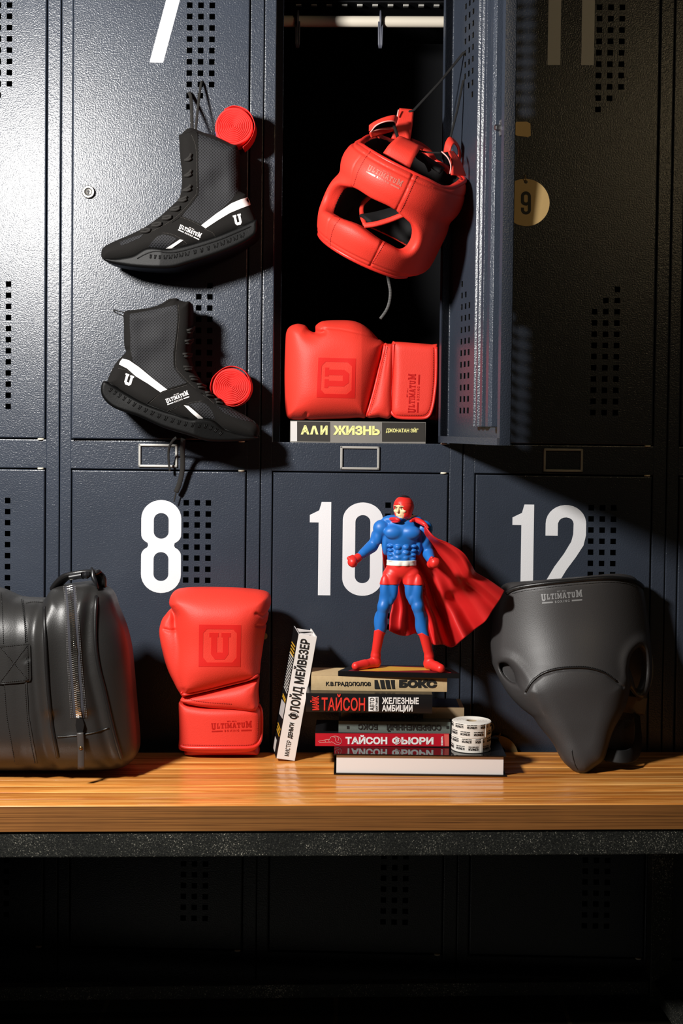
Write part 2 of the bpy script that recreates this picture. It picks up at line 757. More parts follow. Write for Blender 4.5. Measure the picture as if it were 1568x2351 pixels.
def text_mesh(s, bold=0.0):
    """built-in typeface, returned as (verts, faces, width, height) with cap height 1"""
    k = (s, bold)
    if k in _txt_cache: return _txt_cache[k]
    c = bpy.data.curves.new('lettering', 'FONT')
    c.body = s
    c.resolution_u = 4
    o = bpy.data.objects.new('lettering', c)
    COL.objects.link(o)
    dg = bpy.context.evaluated_depsgraph_get()
    me = bpy.data.meshes.new_from_object(o.evaluated_get(dg))
    V = np.array([v.co[:2] for v in me.vertices])
    F = [list(p.vertices) for p in me.polygons]
    # the letters' own contours
    loops = []
    cu = o.to_curve(dg)
    for sp in cu.splines:
        if sp.type == 'BEZIER':
            bp = sp.bezier_points
            pts = []
            for i in range(len(bp)):
                q0, q1 = bp[i], bp[(i + 1) % len(bp)]
                straight = q0.handle_right_type == 'VECTOR' and q1.handle_left_type == 'VECTOR'
                pts += [tuple(p[:2]) for p in mgeo.interpolate_bezier(q0.co, q0.handle_right, q1.handle_left, q1.co, 2 if straight else 5)][:-1]
        else:
            pts = [tuple(p.co[:2]) for p in sp.points]
        if len(pts) > 2: loops.append(np.array(pts))
    o.to_curve_clear()
    bpy.data.objects.remove(o); bpy.data.curves.remove(c); bpy.data.meshes.remove(me)
    x_min = V[:, 0].min()
    V = V - [x_min, 0.0]
    loops = [l - [x_min, 0.0] for l in loops]
    def area(f):
        q = V[f]
        return 0.5 * abs(np.sum(q[:, 0] * np.roll(q[:, 1], -1) - np.roll(q[:, 0], -1) * q[:, 1]))
    # weld coincident points, drop slivers
    key = {}
    rm = [key.setdefault((round(v[0], 4), round(v[1], 4)), i) for i, v in enumerate(V)]
    F = [[rm[i] for i in f] for f in F]
    F = [f for f in F if len(set(f)) == len(f) and area(f) > 2e-6]
    if bold > 0:
        # embolden: a band along every outline edge
        nv = [tuple(v) for v in V]
        sa = lambda l: np.sum(l[:, 0] * np.roll(l[:, 1], -1) - np.roll(l[:, 0], -1) * l[:, 1])
        big = max(loops, key=lambda l: abs(sa(l)))
        sgn = 1.0 if sa(big) > 0 else -1.0
        for l in loops:
            keep = [i for i in range(len(l)) if np.linalg.norm(l[i] - l[i - 1]) > 1e-5]
            l = l[keep]
            if len(l) < 3: continue
            d0 = l - np.roll(l, 1, 0); d1 = np.roll(l, -1, 0) - l
            d0 /= np.linalg.norm(d0, axis=1, keepdims=True); d1 /= np.linalg.norm(d1, axis=1, keepdims=True)
            n0 = np.stack([d0[:, 1], -d0[:, 0]], 1) * sgn; n1 = np.stack([d1[:, 1], -d1[:, 0]], 1) * sgn
            m = n0 + n1
            m = m / np.maximum(np.linalg.norm(m, axis=1, keepdims=True), 1e-6)
            k_ = np.minimum(1.0 / np.maximum((m * n0).sum(1), 0.3), 2.0)
            Q = l + m * (bold * k_)[:, None]
            o_ = len(nv)
            n_ = len(l)
            nv += [tuple(p) for p in l] + [tuple(p) for p in Q]
            for i in range(n_):
                j = (i + 1) % n_
                F.append([o_ + i, o_ + j, o_ + n_ + j, o_ + n_ + i] if sgn < 0 else [o_ + j, o_ + i, o_ + n_ + i, o_ + n_ + j])
        V = np.array(nv)
        V[:, 0] -= V[:, 0].min()
    cap = 0.686 + bold
    V[:, 1] = (V[:, 1] + bold) / (cap + bold)
    w = V[:, 0].max()
    _txt_cache[k] = (V, F, w, 1.0)
    return _txt_cache[k]


def put_text(dec, s, p0, p1, height, bold=0.02, t=0.0006, back=0.0006, up=None):
    """text whose baseline runs from pixel p0 to p1, cap height in pixels"""
    V, F, w, _ = text_mesh(s, bold)
    p0 = np.array(p0, float); p1 = np.array(p1, float)
    ex = (p1 - p0) / w
    if up is None:
        d = (p1 - p0) / np.linalg.norm(p1 - p0)
        up = np.array((d[1], -d[0]))
    ey = np.array(up, float) * height
    Q = [tuple(p0 + ex * v[0] + ey * v[1]) for v in V]
    dec.flat_mesh(Q, F, t, back)


def slab_letter(ch):
    """slab-serif capitals on a unit square: list of polygons"""
    S = 0.26
    if ch == 'U':
        return [[(0.06, 1), (0.06, 0.84), (0.14, 0.84), (0.14, 0.2), (0.3, 0), (0.7, 0), (0.86, 0.2), (0.86, 0.84), (0.94, 0.84), (0.94, 1), (0.56, 1), (0.56, 0.84), (0.62, 0.84), (0.62, 0.26), (0.38, 0.26), (0.38, 0.84), (0.44, 0.84), (0.44, 1)]]
    if ch == 'L':
        return [[(0.08, 1), (0.08, 0.84), (0.18, 0.84), (0.18, 0.16), (0.08, 0.16), (0.08, 0), (0.92, 0), (0.92, 0.42), (0.74, 0.42), (0.74, 0.2), (0.46, 0.2), (0.46, 0.84), (0.58, 0.84), (0.58, 1)]]
    if ch == 'T':
        return [[(0.04, 1), (0.04, 0.62), (0.2, 0.62), (0.2, 0.8), (0.36, 0.8), (0.36, 0.16), (0.24, 0.16), (0.24, 0), (0.76, 0), (0.76, 0.16), (0.64, 0.16), (0.64, 0.8), (0.8, 0.8), (0.8, 0.62), (0.96, 0.62), (0.96, 1)]]
    if ch == 'I':
        return [[(0.12, 1), (0.12, 0.84), (0.32, 0.84), (0.32, 0.16), (0.12, 0.16), (0.12, 0), (0.88, 0), (0.88, 0.16), (0.68, 0.16), (0.68, 0.84), (0.88, 0.84), (0.88, 1)]]
    if ch == 'M':
        return [[(0.02, 1), (0.02, 0.84), (0.1, 0.84), (0.1, 0.16), (0.02, 0.16), (0.02, 0), (0.36, 0), (0.36, 0.16), (0.29, 0.16), (0.29, 0.62), (0.44, 0.1), (0.56, 0.1), (0.71, 0.62), (0.71, 0.16), (0.64, 0.16), (0.64, 0), (0.98, 0), (0.98, 0.16), (0.9, 0.16), (0.9, 0.84), (0.98, 0.84), (0.98, 1), (0.7, 1), (0.5, 0.46), (0.3, 1)]]
    if ch == 'A':
        return [[(0.36, 1), (0.12, 0.16), (0.02, 0.16), (0.02, 0), (0.4, 0), (0.4, 0.16), (0.35, 0.16), (0.38, 0.28), (0.62, 0.28), (0.65, 0.16), (0.6, 0.16), (0.6, 0), (0.98, 0), (0.98, 0.16), (0.88, 0.16), (0.64, 1)], [(0.42, 0.44), (0.5, 0.76), (0.58, 0.44)]]
    return []


def put_logo(dec, p0, p1, height, t=0.0006, back=0.0006, small=True, step=5.0):
    """the two-line club logo; p0..p1 = baseline of the big word in pixels, height = cap height"""
    p0 = np.array(p0, float); p1 = np.array(p1, float)
    L = np.linalg.norm(p1 - p0)
    d = (p1 - p0) / L
    u = np.array((d[1], -d[0]))
    word = 'ULTIMATUM'
    ws = {'U': 1.0, 'L': 0.86, 'T': 0.92, 'I': 0.5, 'M': 1.15, 'A': 1.0}
    sc = [1.12] + [1.0] * 6 + [0.95, 1.25]
    wl = [ws[c] * (s if s > 1 else 1) for c, s in zip(word, sc)]
    wl[0] *= 1.1; wl[-1] *= 1.05
    tot = sum(wl)
    x = 0.0
    for i, c in enumerate(word):
        wd = wl[i] / tot * L
        hs = {0: 1.28, 8: 1.28}.get(i, 1.0)
        y0 = -0.22 if i == 0 else (0.0 if i != 8 else 0.0)
        lps = []
        for pl in slab_letter(c):
            lps.append([tuple(p0 + d * (x + wd * (0.03 + 0.94 * a)) + u * height * (y0 + hs * b)) for a, b in pl])
        dec.region(lps, t, back, step)
        x += wd
    # lower word with a bar on each side
    bh = height * 0.42
    base = -height * 0.72
    a = p0 + d * L * 0.33 + u * base
    b = p0 + d * L * 0.68 + u * base
    put_text(dec, 'B O X I N G', a, b, bh, 0.03, t, back)
    for s0, s1 in ((0.02, 0.28), (0.73, 0.98)):
        q = [p0 + d * L * s0 + u * (base + bh * 0.45), p0 + d * L * s1 + u * (base + bh * 0.45)]
        hb = height * 0.13
        dec.region([[tuple(q[0] - u * hb), tuple(q[1] - u * hb), tuple(q[1] + u * hb), tuple(q[0] + u * hb)]], t, back, step)
    if small:
        put_text(dec, 'EST. 2012', p0 + d * L * 0.4 + u * height * 1.18, p0 + d * L * 0.62 + u * height * 1.18, height * 0.22, 0.02, t, back)
# ================================================================== floor, wall
LZ0, LZ1 = 0.080, 0.9774        # lower door
UZ0, UZ1 = 1.036, 1.9336        # upper door
UW, DX, DW = 0.375, 0.024, 0.3235
UX0 = -0.5254
RODZ = at(850, 50, 0.20).z
TABZ = at(850, 15, 0.22).z


def floor_material():
    n = N('dark_floor_tiles', rgb(40, 40, 34), 0.45)
    co = n.coord()
    br = n.node('ShaderNodeTexBrick')
    br.inputs['Scale'].default_value = 1.0
    br.inputs['Color1'].default_value = rgb(64, 61, 48)
    br.inputs['Color2'].default_value = rgb(70, 67, 53)
    br.inputs['Mortar'].default_value = rgb(120, 112, 86)
    br.inputs['Mortar Size'].default_value = 0.004
    br.inputs['Brick Width'].default_value = 0.42
    br.inputs['Row Height'].default_value = 0.42
    br.offset = 0.0
    n.link(co, br.inputs['Vector'])
    g = n.noise(co, 25, 5, 0.65)
    n.color(n.mix(n.ramp(g, [(0.3, (0.45, 0.45, 0.45, 1)), (0.75, (1, 1, 1, 1))]), rgb(26, 25, 20), br.outputs['Color']))
    n.bump(g, 0.2, 0.002)
    return n.m


m = MB()
m.box((-4, -5, -0.05), (4, 1.2, 0.0))
tag(m.build('floor', floor_material()), kind='structure')
m = MB()
m.box((-4, 0.62, 0.0), (4, 0.7, 3.2))
tag(m.build('wall_back', plain('dark_wall_paint', rgb(50, 50, 52), 0.8, grain=0.3, gscale=40)), kind='structure')
m = MB()
m.box((-4, -5, 3.2), (4, 1.2, 3.25))
tag(m.build('ceiling', plain('dark_ceiling_paint', rgb(30, 30, 32), 0.9, grain=0.3, gscale=40)), kind='structure')

# ================================================================== lockers
HS, HP = 0.0103, 0.0206       # hole size and pitch
HC = (0.2135, 0.2341, 0.2547)   # hole column centres from the door's left edge


def door_sheet(h, parent, name='door'):
    """perforated steel door: front at y=0, left edge x=0, bottom z=0"""
    w = DW
    rows = 12
    z_low = 0.0585
    z_top = h - 0.0585
    holes = set()
    xs = {0.0, w}
    zs = {0.0, h}
    for c in HC: xs |= {c - HS / 2, c + HS / 2}
    lowz = [z_low + HP * i for i in range(rows)]
    topz = [z_top - HP * i for i in range(rows)]
    for z in lowz + topz: zs |= {z - HS / 2, z + HS / 2}
    for i in range(rows):
        for c in range(3):
            if (i < 10) or (i == 10 and c >= 1) or (i == 11 and c == 2):
                holes.add((c, round(lowz[i], 5)))
            if (i < 10) or (i == 10 and c <= 1) or (i == 11 and c == 0):
                holes.add((c, round(topz[i], 5)))
    xs = sorted(xs); zs = sorted(zs)
    bm = bmesh.new()
    b = 0.0022    # rounded fold
    grid = {}
    def V(x, z, y):
        k = (round(x, 5), round(z, 5), round(y, 5))
        if k not in grid: grid[k] = bm.verts.new((x, y, z))
        return grid[k]
    xs2 = [b if x == 0 else (w - b if x == w else x) for x in xs]
    zs2 = [b if z == 0 else (h - b if z == h else z) for z in zs]
    for layer, sgn in ((0.0, 1), (0.0012, -1)):
        for i in range(len(xs2) - 1):
            for j in range(len(zs2) - 1):
                cx = (xs2[i] + xs2[i + 1]) / 2; cz = (zs2[j] + zs2[j + 1]) / 2
                ish = any(abs(cx - HC[c]) < 0.001 and abs(cz - z) < 0.001 for (c, z) in holes)
                q = [V(xs2[i], zs2[j], layer), V(xs2[i + 1], zs2[j], layer), V(xs2[i + 1], zs2[j + 1], layer), V(xs2[i], zs2[j + 1], layer)]
                if not ish: bm.faces.new(q if sgn > 0 else list(reversed(q)))
                elif layer == 0.0:
                    q2 = [V(xs2[i], zs2[j], 0.0012), V(xs2[i + 1], zs2[j], 0.0012), V(xs2[i + 1], zs2[j + 1], 0.0012), V(xs2[i], zs2[j + 1], 0.0012)]
                    for a in range(4):
                        bm.faces.new((q[a], q2[a], q2[(a + 1) % 4], q[(a + 1) % 4]))
    bmesh.ops.recalc_face_normals(bm, faces=bm.faces)
    me = bpy.data.meshes.new(name)
    mb = MB(); mb.bm.free(); mb.bm = bm
    # folded returns, rounded at the front edge
    def fold(p, q, out, inward):
        # section: arc from the face round to the return, then 20 mm back, then a 12 mm lip
        sec = [(b, 0.0)] + [(b - b * math.sin(a), b - b * math.cos(a)) for a in (0.5, 1.0, PI / 2)] + [(0.0, 0.020), (0.012, 0.020)]
        secb = [(b, 0.0012), (0.0012, b), (0.0012, 0.0188), (0.012, 0.0188)]
        for sc in (sec, secb):
            va = [bm.verts.new(Vector(p) + Vector(inward) * s + Vector((0, y, 0))) for s, y in sc]
            vb = [bm.verts.new(Vector(q) + Vector(inward) * s + Vector((0, y, 0))) for s, y in sc]
            for i in range(len(sc) - 1):
                bm.faces.new((va[i], va[i + 1], vb[i + 1], vb[i]))
    fold((0, 0, 0), (0, 0, h), None, (1, 0, 0))
    fold((w, 0, 0), (w, 0, h), None, (-1, 0, 0))
    fold((0, 0, 0), (w, 0, 0), None, (0, 0, 1))
    fold((0, 0, h), (w, 0, h), None, (0, 0, -1))
    o = mb.build(name, M['locker'], parent, 'auto')
    return o


def stiffener(door, h):
    """ribbed hat-section channel spot-welded inside the door"""
    sec = [(0.156, 0.0015), (0.154, 0.013), (0.148, 0.016), (0.141, 0.016), (0.138, 0.012), (0.132, 0.012), (0.129, 0.016), (0.122, 0.016), (0.119, 0.012), (0.113, 0.012), (0.110, 0.016),
           (0.098, 0.016), (0.094, 0.004), (0.070, 0.004), (0.062, 0.022), (0.052, 0.026), (0.040, 0.026), (0.034, 0.022), (0.030, 0.004), (0.022, 0.004), (0.022, 0.0015)]
    bm = bmesh.new()
    z0, z1 = 0.03, h - 0.03
    a = [bm.verts.new((x, y, z0)) for x, y in sec]
    c = [bm.verts.new((x, y, z1)) for x, y in sec]
    for i in range(len(sec) - 1):
        bm.faces.new((a[i], a[i + 1], c[i + 1], c[i]))
    mb = MB(); mb.bm.free(); mb.bm = bm
    o = mb.build('stiffener', M['locker'], door, False)
    bv = o.modifiers.new('thickness', 'SOLIDIFY'); bv.thickness = 0.0012
    b2 = o.modifiers.new('rounded folds', 'BEVEL'); b2.width = 0.0016; b2.segments = 2
    return o


# condensed numerals, unit height, drawn as (outer, holes); width in the third slot
def rrect(x0, y0, x1, y1, r, n=8):
    out = []
    for cx, cy, a0 in ((x1 - r[0], y1 - r[1], 0), (x0 + r[0], y1 - r[1], 90), (x0 + r[0], y0 + r[1], 180), (x1 - r[0], y0 + r[1], 270)):
        for k in range(n + 1):
            a = math.radians(a0 + 90 * k / n)
            out.append((cx + r[0] * math.cos(a), cy + r[1] * math.sin(a)))
    return out


S1 = 0.135
W0 = 0.43


def arcpts(cx, cy, rx, ry, a0, a1, n=10):
    return [(cx + rx * math.cos(math.radians(a0 + (a1 - a0) * k / n)), cy + ry * math.sin(math.radians(a0 + (a1 - a0) * k / n))) for k in range(n + 1)]


def eight():
    r = W0 / 2
    out = []
    out += arcpts(r, 0.80, r, 0.20, 0, 180, 16)
    out += [(0, 0.66)] + arcpts(0.12, 0.63, 0.12, 0.10, 190, 245, 5)
    out += [(0.075, 0.51)] + arcpts(0.12, 0.40, 0.12, 0.10, 118, 172, 5) + [(0, 0.34)]
    out += arcpts(r, 0.20, r, 0.20, 180, 360, 16)
    out += [(W0, 0.34)] + arcpts(W0 - 0.12, 0.40, 0.12, 0.10, 8, 62, 5) + [(W0 - 0.075, 0.51)]
    out += arcpts(W0 - 0.12, 0.63, 0.12, 0.10, 295, 350, 5) + [(W0, 0.66)]
    h1 = rrect(0.135, 0.10 + 0.03, W0 - 0.135, 0.44, (0.078, 0.075))
    h2 = rrect(0.135, 0.585, W0 - 0.135, 0.86, (0.078, 0.075))
    return [out, h1, h2], W0


def digit(c):
    if c == '8': return eight()
    if c == '0':
        return [rrect(0, 0, W0, 1, (W0 / 2, 0.19), 12), rrect(S1, 0.135, W0 - S1, 0.865, (0.08, 0.075), 8)], W0
    if c == '1':
        return [[(0.095, 0), (0.228, 0), (0.228, 1), (0.125, 1), (0.10, 0.91), (0.0, 0.86), (0.0, 0.78), (0.095, 0.78)]], 0.228
    if c == '2':
        o = [(0, 0), (W0, 0), (W0, 0.135), (0.15, 0.135)] 
        o += [(0.165, 0.20), (0.23, 0.31), (0.33, 0.45), (0.405, 0.57), (0.43, 0.68), (0.43, 0.80)]
        o += arcpts(W0 / 2, 0.80, W0 / 2, 0.20, 8, 180, 14)
        o += [(0, 0.67), (0.13, 0.67), (0.13, 0.80)]
        o += arcpts(W0 / 2, 0.80, 0.082, 0.068, 172, 0, 8)
        o += [(0.295, 0.69), (0.275, 0.61), (0.20, 0.48), (0.10, 0.34), (0.02, 0.20), (0, 0.10)]
        return [o], W0
    if c == '7':
        return [[(0.06, 0), (0.205, 0), (0.43, 0.86), (0.43, 1), (0, 1), (0, 0.86), (0.285, 0.86)]], W0
    if c == '9':
        o = arcpts(W0 / 2, 0.79, W0 / 2, 0.21, 0, 180, 14) + [(0, 0.56)] + arcpts(0.20, 0.56, 0.20, 0.17, 180, 262, 6) + [(0.25, 0.385), (0.295, 0.42), (0.295, 0.22)]
        o += arcpts(W0 / 2, 0.20, 0.082, 0.07, 0, -180, 8) + [(0.133, 0.30), (0, 0.30), (0, 0.2)] + arcpts(W0 / 2, 0.20, W0 / 2, 0.20, 185, 360, 14)
        return [o, rrect(0.135, 0.52, W0 - 0.135, 0.86, (0.078, 0.075), 6)], W0
    return [], 0


def number(door, s, x_right, z0, hgt):
    """painted number on the door front, right edge at x_right"""
    glyphs = [digit(c) for c in s]
    gap = 0.125
    tot = sum(g[1] for g in glyphs) + gap * (len(s) - 1)
    x = x_right - tot * hgt
    V, F = [], []
    dm = []
    for lps, wd in glyphs:
        L = [[(x + a * hgt, z0 + b * hgt) for a, b in lp] for lp in lps]
        v, f = fill2d(L, hgt * 0.2)
        o = len(V)
        V += v
        F += [[o + i for i in q] for q in f]
        x += (wd + gap) * hgt
    d = Decals.__new__(Decals)
    d.V, d.F = [], []
    d._slab([Vector((a, -0.0005, b)) for a, b in V], [Vector((a, 0.0003, b)) for a, b in V], F)
    me = np_mesh('door_number', np.array([tuple(v) for v in d.V]), d.F, False)
    fix_normals(me)
    return link_mesh('door_number', me, M['white_paint'], door, False)


def cam_lock(door, x, z, inner=False):
    mb = MB()
    mb.lathe([(0, -0.0030), (0.0062, -0.0050), (0.0068, -0.0038), (0.0075, -0.006), (0.0105, -0.006), (0.0118, -0.0045), (0.0118, 0.0)], (x, 0, z), (0, 1, 0), 28)
    mb.lathe([(0.0085, 0.001), (0.0085, 0.016), (0.0, 0.016)], (x, 0, z), (0, 1, 0), 20)
    o = mb.build('door_lock', M['lock_metal'], door, 'auto')
    mb = MB()
    mb.lathe([(0.0, -0.0046), (0.0026, -0.0046), (0.0026, -0.0020)], (x, 0, z + 0.0008), (0, 1, 0), 16)
    mb.box((x - 0.0012, -0.0052, z - 0.0042), (x + 0.0012, -0.0025, z + 0.001), 0.0003)
    mb.build('keyhole', M['black'], o)
    mb = MB()
    mb.box((x - 0.010, 0.0135, z - 0.013), (x + 0.011, 0.0165, z + 0.013), 0.002)
    mb.lathe([(0.0, 0.025), (0.004, 0.025), (0.005, 0.023), (0.005, 0.017), (0.0085, 0.017), (0.0085, 0.0165)], (x, 0, z), (0, 1, 0), 6)
    mb.build('lock_cam', M['steel'], o)
    return o


def locker(i, label, nums, open_up=False, glare_tilt=0.0):
    ux = UX0 + UW * i
    root = thing('metal_locker', label, 'locker', lw(ux, 0.0, 0.0), -LYAW, 'metal lockers')
    g = 0.0008
    mb = MB()
    top = 1.96
    dep = 0.50
    y0 = 0.0015
    # stiles (two folded strips with a seam at the unit border)
    for a, b in ((g, DX - 0.0022), (DX + DW + 0.0022, UW - g)):
        mb.box((a, y0, 0.0), (b, 0.028, top), 0.002)
    # rails
    for z0, z1 in ((0.0, LZ0 - 0.003), (LZ1 + 0.0025, UZ0 - 0.0025), (UZ1 + 0.0025, top)):
        mb.box((DX - 0.004, y0, z0), (DX + DW + 0.004, 0.026, z1), 0.002)
    # door stop lips behind the opening
    mb.box((DX - 0.004, 0.024, 0.0), (DX + 0.010, 0.026, top))
    mb.box((DX + DW - 0.006, 0.024, 0.0), (DX + DW + 0.004, 0.026, top))
    fr = mb.build('frame', M['locker'], root)
    mb = MB()
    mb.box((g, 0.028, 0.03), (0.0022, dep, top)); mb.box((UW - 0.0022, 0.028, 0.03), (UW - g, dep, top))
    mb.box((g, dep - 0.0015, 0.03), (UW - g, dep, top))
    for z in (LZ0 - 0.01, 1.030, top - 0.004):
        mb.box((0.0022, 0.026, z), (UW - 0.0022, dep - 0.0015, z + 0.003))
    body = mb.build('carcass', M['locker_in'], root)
    # doors
    for k, (z0, z1, num) in enumerate(((LZ0, LZ1, nums[1]), (UZ0, UZ1, nums[0]))):
        h = z1 - z0
        dr = door_sheet(h, root)
        dr.location = (DX, 0, z0)
        if k == 1 and open_up:
            # re-hang about the right edge
            dr.data.transform(Matrix.Translation((-DW, 0, 0)))
            dr.location = (DX + DW, 0.0, z0)
            st = stiffener(dr, h)
            st.data.transform(Matrix.Translation((-DW, 0, 0)))
            lkk = cam_lock(dr, 0.030 - DW, 0.515)
            dr.rotation_euler = (0, 0, math.radians(105.0))
        else:
            stiffener(dr, h)
            if k == 1 and glare_tilt:
                # upper door turned slightly, its angle set to steer the lamp's glare
                dr.data.transform(Matrix.Translation((-DW, 0, 0)))
                for c_ in dr.children: c_.data.transform(Matrix.Translation((-DW, 0, 0)))
                dr.location = (DX + DW, 0.0, z0)
                dr.rotation_euler = (0, 0, math.radians(glare_tilt))
            off_ = -DW if (k == 1 and glare_tilt) else 0.0
            if k == 1:
                cam_lock(dr, 0.030 + off_, 0.454)
            else:
                cam_lock(dr, 0.030, 0.430)
            if num:
                number(dr, num, 0.2045 + off_, (h - 0.2275 if k == 0 else h - 0.205), 0.1735 if k == 0 else 0.1735)
        # cream nylon hinge washer between door and frame
        mb = MB()
        zz = z1 + 0.0006 if k == 0 else z0 - 0.0036
        mb.lathe([(0.0, 0.0), (0.0055, 0.0), (0.006, 0.001), (0.006, 0.002), (0.0055, 0.003), (0.0, 0.003)], (DX + DW - 0.008, 0.0035, zz), (0, 0, 1), 16)
        mb.build('hinge_washer', M['cream_plastic'], root, True)
    for zz in (LZ0 - 0.0035,):
        mb = MB()
        mb.lathe([(0.0, 0.0), (0.0055, 0.0), (0.006, 0.001), (0.006, 0.002), (0.0055, 0.003), (0.0, 0.003)], (DX + DW - 0.008, 0.0035, zz), (0, 0, 1), 16)
        mb.build('hinge_washer', M['cream_plastic'], root, True)
    # label holder on the middle rail
    cx, cz = DX + 0.1602, (LZ1 + UZ0) / 2 - 0.0008
    hw, hh, t = 0.0362, 0.0215, 0.0042
    mb = MB()
    for lo, hi in (((-hw, hh - t), (hw, hh)), ((-hw, -hh), (hw, -hh + t)), ((-hw, -hh), (-hw + t, hh)), ((hw - t, -hh), (hw, hh))):
        mb.box((cx + lo[0], -0.0022, cz + lo[1]), (cx + hi[0], y0 + 0.0008, cz + hi[1]), 0.0009)
    mb.build('label_holder', M['silver_paint'], root)
    if open_up:
        # hanging rail, hooks and slotted hat shelf
        mb = MB()
        ry, rz = 0.20, RODZ
        mb.tube([(0.0025, ry, rz), (UW - 0.0025, ry, rz)], 0.0108, 20)
        mb.build('hanging_rail', M['rod'], root, 'auto')
        mb = MB()
        mb.box((0.0025, 0.20, TABZ + 0.002), (UW - 0.0025, 0.47, TABZ + 0.005))
        tb = MB()
        for q in range(10):
            x = 0.050 + q * 0.0305
            tb.box((x - 0.0055, 0.212, TABZ - 0.0012), (x + 0.0055, 0.222, TABZ + 0.0022), 0.0005)
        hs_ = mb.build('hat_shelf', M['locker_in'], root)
        tb.build('slot_rim', M['silver_paint'], hs_)
        mb = MB()
        zb_ = 0.672
        mb.lathe([(0, -0.0016), (0.0058, -0.0016), (0.0064, -0.0006), (0.0064, 0.0015)], (0.010, 0.0, zb_), (0, 1, 0), 20)
        mb.build('brass_stud', M['brass'], root, 'auto')
    return root


L_LABELS = {
    -1: 'dark slate steel locker at the left edge of the photo, glaring white in the lamplight',
    0: 'closed dark slate steel locker with white numbers 7 and 8',
    1: 'dark slate steel locker with its upper door swung open above the white number 10',
    2: 'closed dark slate steel locker with white numbers 11 and 12, half in shadow',
    3: 'dark slate steel locker cut off at the right edge of the photo',
}
locker(-1, L_LABELS[-1], ('', ''), glare_tilt=-0.8)
LOCK0 = locker(0, L_LABELS[0], ('7', '8'), glare_tilt=1.5)
LOCK1 = locker(1, L_LABELS[1], ('', '10'), open_up=True)
LOCK2 = locker(2, L_LABELS[2], ('11', '12'))
locker(3, L_LABELS[3], ('', ''))

# hooks left on the hanging rail
M['grey_plastic'] = plain('grey_plastic', rgb(84, 86, 98), 0.45)


def coat_hook(label, px, dark, tail):
    x = px
    ry, rz = 0.20, RODZ
    c = lw(UX0 + UW + x, ry, rz)
    t = thing('coat_hook', label, 'hook', c, -LYAW, 'plastic hooks on the hanging rail')
    mb = MB()
    # open ring over the rail
    pts = [Vector((0, math.cos(math.radians(a)) * 0.0135, math.sin(math.radians(a)) * 0.0135)) for a in range(-60, 241, 15)]
    mb.tube(pts, 1.0, 8, flat=(0.0085, 0.0022, (1, 0, 0)))
    mb.build('clip', M['grey_plastic'], t, True)
    mb = MB()
    for dx in (-0.0035, 0.0, 0.0035):
        mb.tube([Vector((dx, -0.013, -0.004)), Vector((dx, -0.0135, -0.02)), Vector((dx * 0.9, -0.013, -0.048)), Vector((dx * 0.5, -0.010, -0.055))], 0.0016, 8)
    mb.build('prong', M['grey_plastic'], t, True)
    return t


coat_hook('grey plastic hook at the middle of the pale hanging rail', 0.2135, False, False)
coat_hook('plastic hook near the left end of the hanging rail, in shadow', 0.050, True, True)

# ================================================================== bench
def wood_material():
    n = N('lacquered_pine', rgb(196, 130, 62), 0.27)
    n.set('Coat Weight', 0.35); n.set('Coat Roughness', 0.12)
    tc = n.node('ShaderNodeTexCoord')
    oi = n.node('ShaderNodeNewGeometry')
    # every batten is its own piece of timber
    addv = n.node('ShaderNodeVectorMath', operation='ADD')
    cmb = n.node('ShaderNodeCombineXYZ')
    mul = n.node('ShaderNodeMath', operation='MULTIPLY'); mul.inputs[1].default_value = 37.0
    isl = oi.outputs['Random Per Island'] if 'Random Per Island' in oi.outputs else None
    obi = n.node('ShaderNodeObjectInfo')
    sepx = n.node('ShaderNodeSeparateXYZ'); n.link(tc.outputs['Object'], sepx.inputs[0])
    fl_ = n.node('ShaderNodeMath', operation='MULTIPLY'); n.link(sepx.outputs['Y'], fl_.inputs[0]); fl_.inputs[1].default_value = 9 / 0.344
    fi = n.node('ShaderNodeMath', operation='FLOOR'); n.link(fl_.outputs[0], fi.inputs[0])
    wn = n.node('ShaderNodeTexWhiteNoise', noise_dimensions='1D'); n.link(fi.outputs[0], wn.inputs['W'])
    n.link(wn.outputs['Value'], mul.inputs[0])
    n.link(mul.outputs[0], cmb.inputs['X'])
    n.link(tc.outputs['Object'], addv.inputs[0]); n.link(cmb.outputs[0], addv.inputs[1])
    co = addv.outputs[0]
    mp = n.node('ShaderNodeMapping'); mp.inputs['Scale'].default_value = (1.3, 34, 20)
    n.link(co, mp.inputs[0])
    a = n.noise(mp.outputs[0], 3.0, 6, 0.62, 0.6)
    mp2 = n.node('ShaderNodeMapping'); mp2.inputs['Scale'].default_value = (1.5, 210, 190)
    n.link(co, mp2.inputs[0])
    b = n.noise(mp2.outputs[0], 2.2, 4, 0.65, 0.3)
    base = n.ramp(a, [(0.25, rgb(132, 70, 24)), (0.40, rgb(200, 124, 52)), (0.55, rgb(230, 160, 82)), (0.78, rgb(246, 196, 124))])
    fine = n.ramp(b, [(0.28, (0.36, 0.30, 0.24, 1)), (0.50, (1, 1, 1, 1))])
    col = n.mix(0.8, base, fine, 'MULTIPLY')
    tone = n.ramp(wn.outputs['Value'], [(0.0, (0.80, 0.74, 0.68, 1)), (1.0, (1.12, 1.08, 1.02, 1))])
    col = n.mix(1.0, col, tone, 'MULTIPLY')
    vo = n.node('ShaderNodeTexVoronoi', Scale=1.0)
    mp3 = n.node('ShaderNodeMapping'); mp3.inputs['Scale'].default_value = (3.4, 12, 12)
    n.link(co, mp3.inputs[0]); n.link(mp3.outputs[0], vo.inputs['Vector'])
    kn = n.ramp(vo.outputs['Distance'], [(0.05, (1, 1, 1, 1)), (0.16, (0, 0, 0, 1))])
    col = n.mix(kn, col, rgb(84, 36, 14))
    n.color(col)
    n.bump(b, 0.12, 0.001)
    return n.m


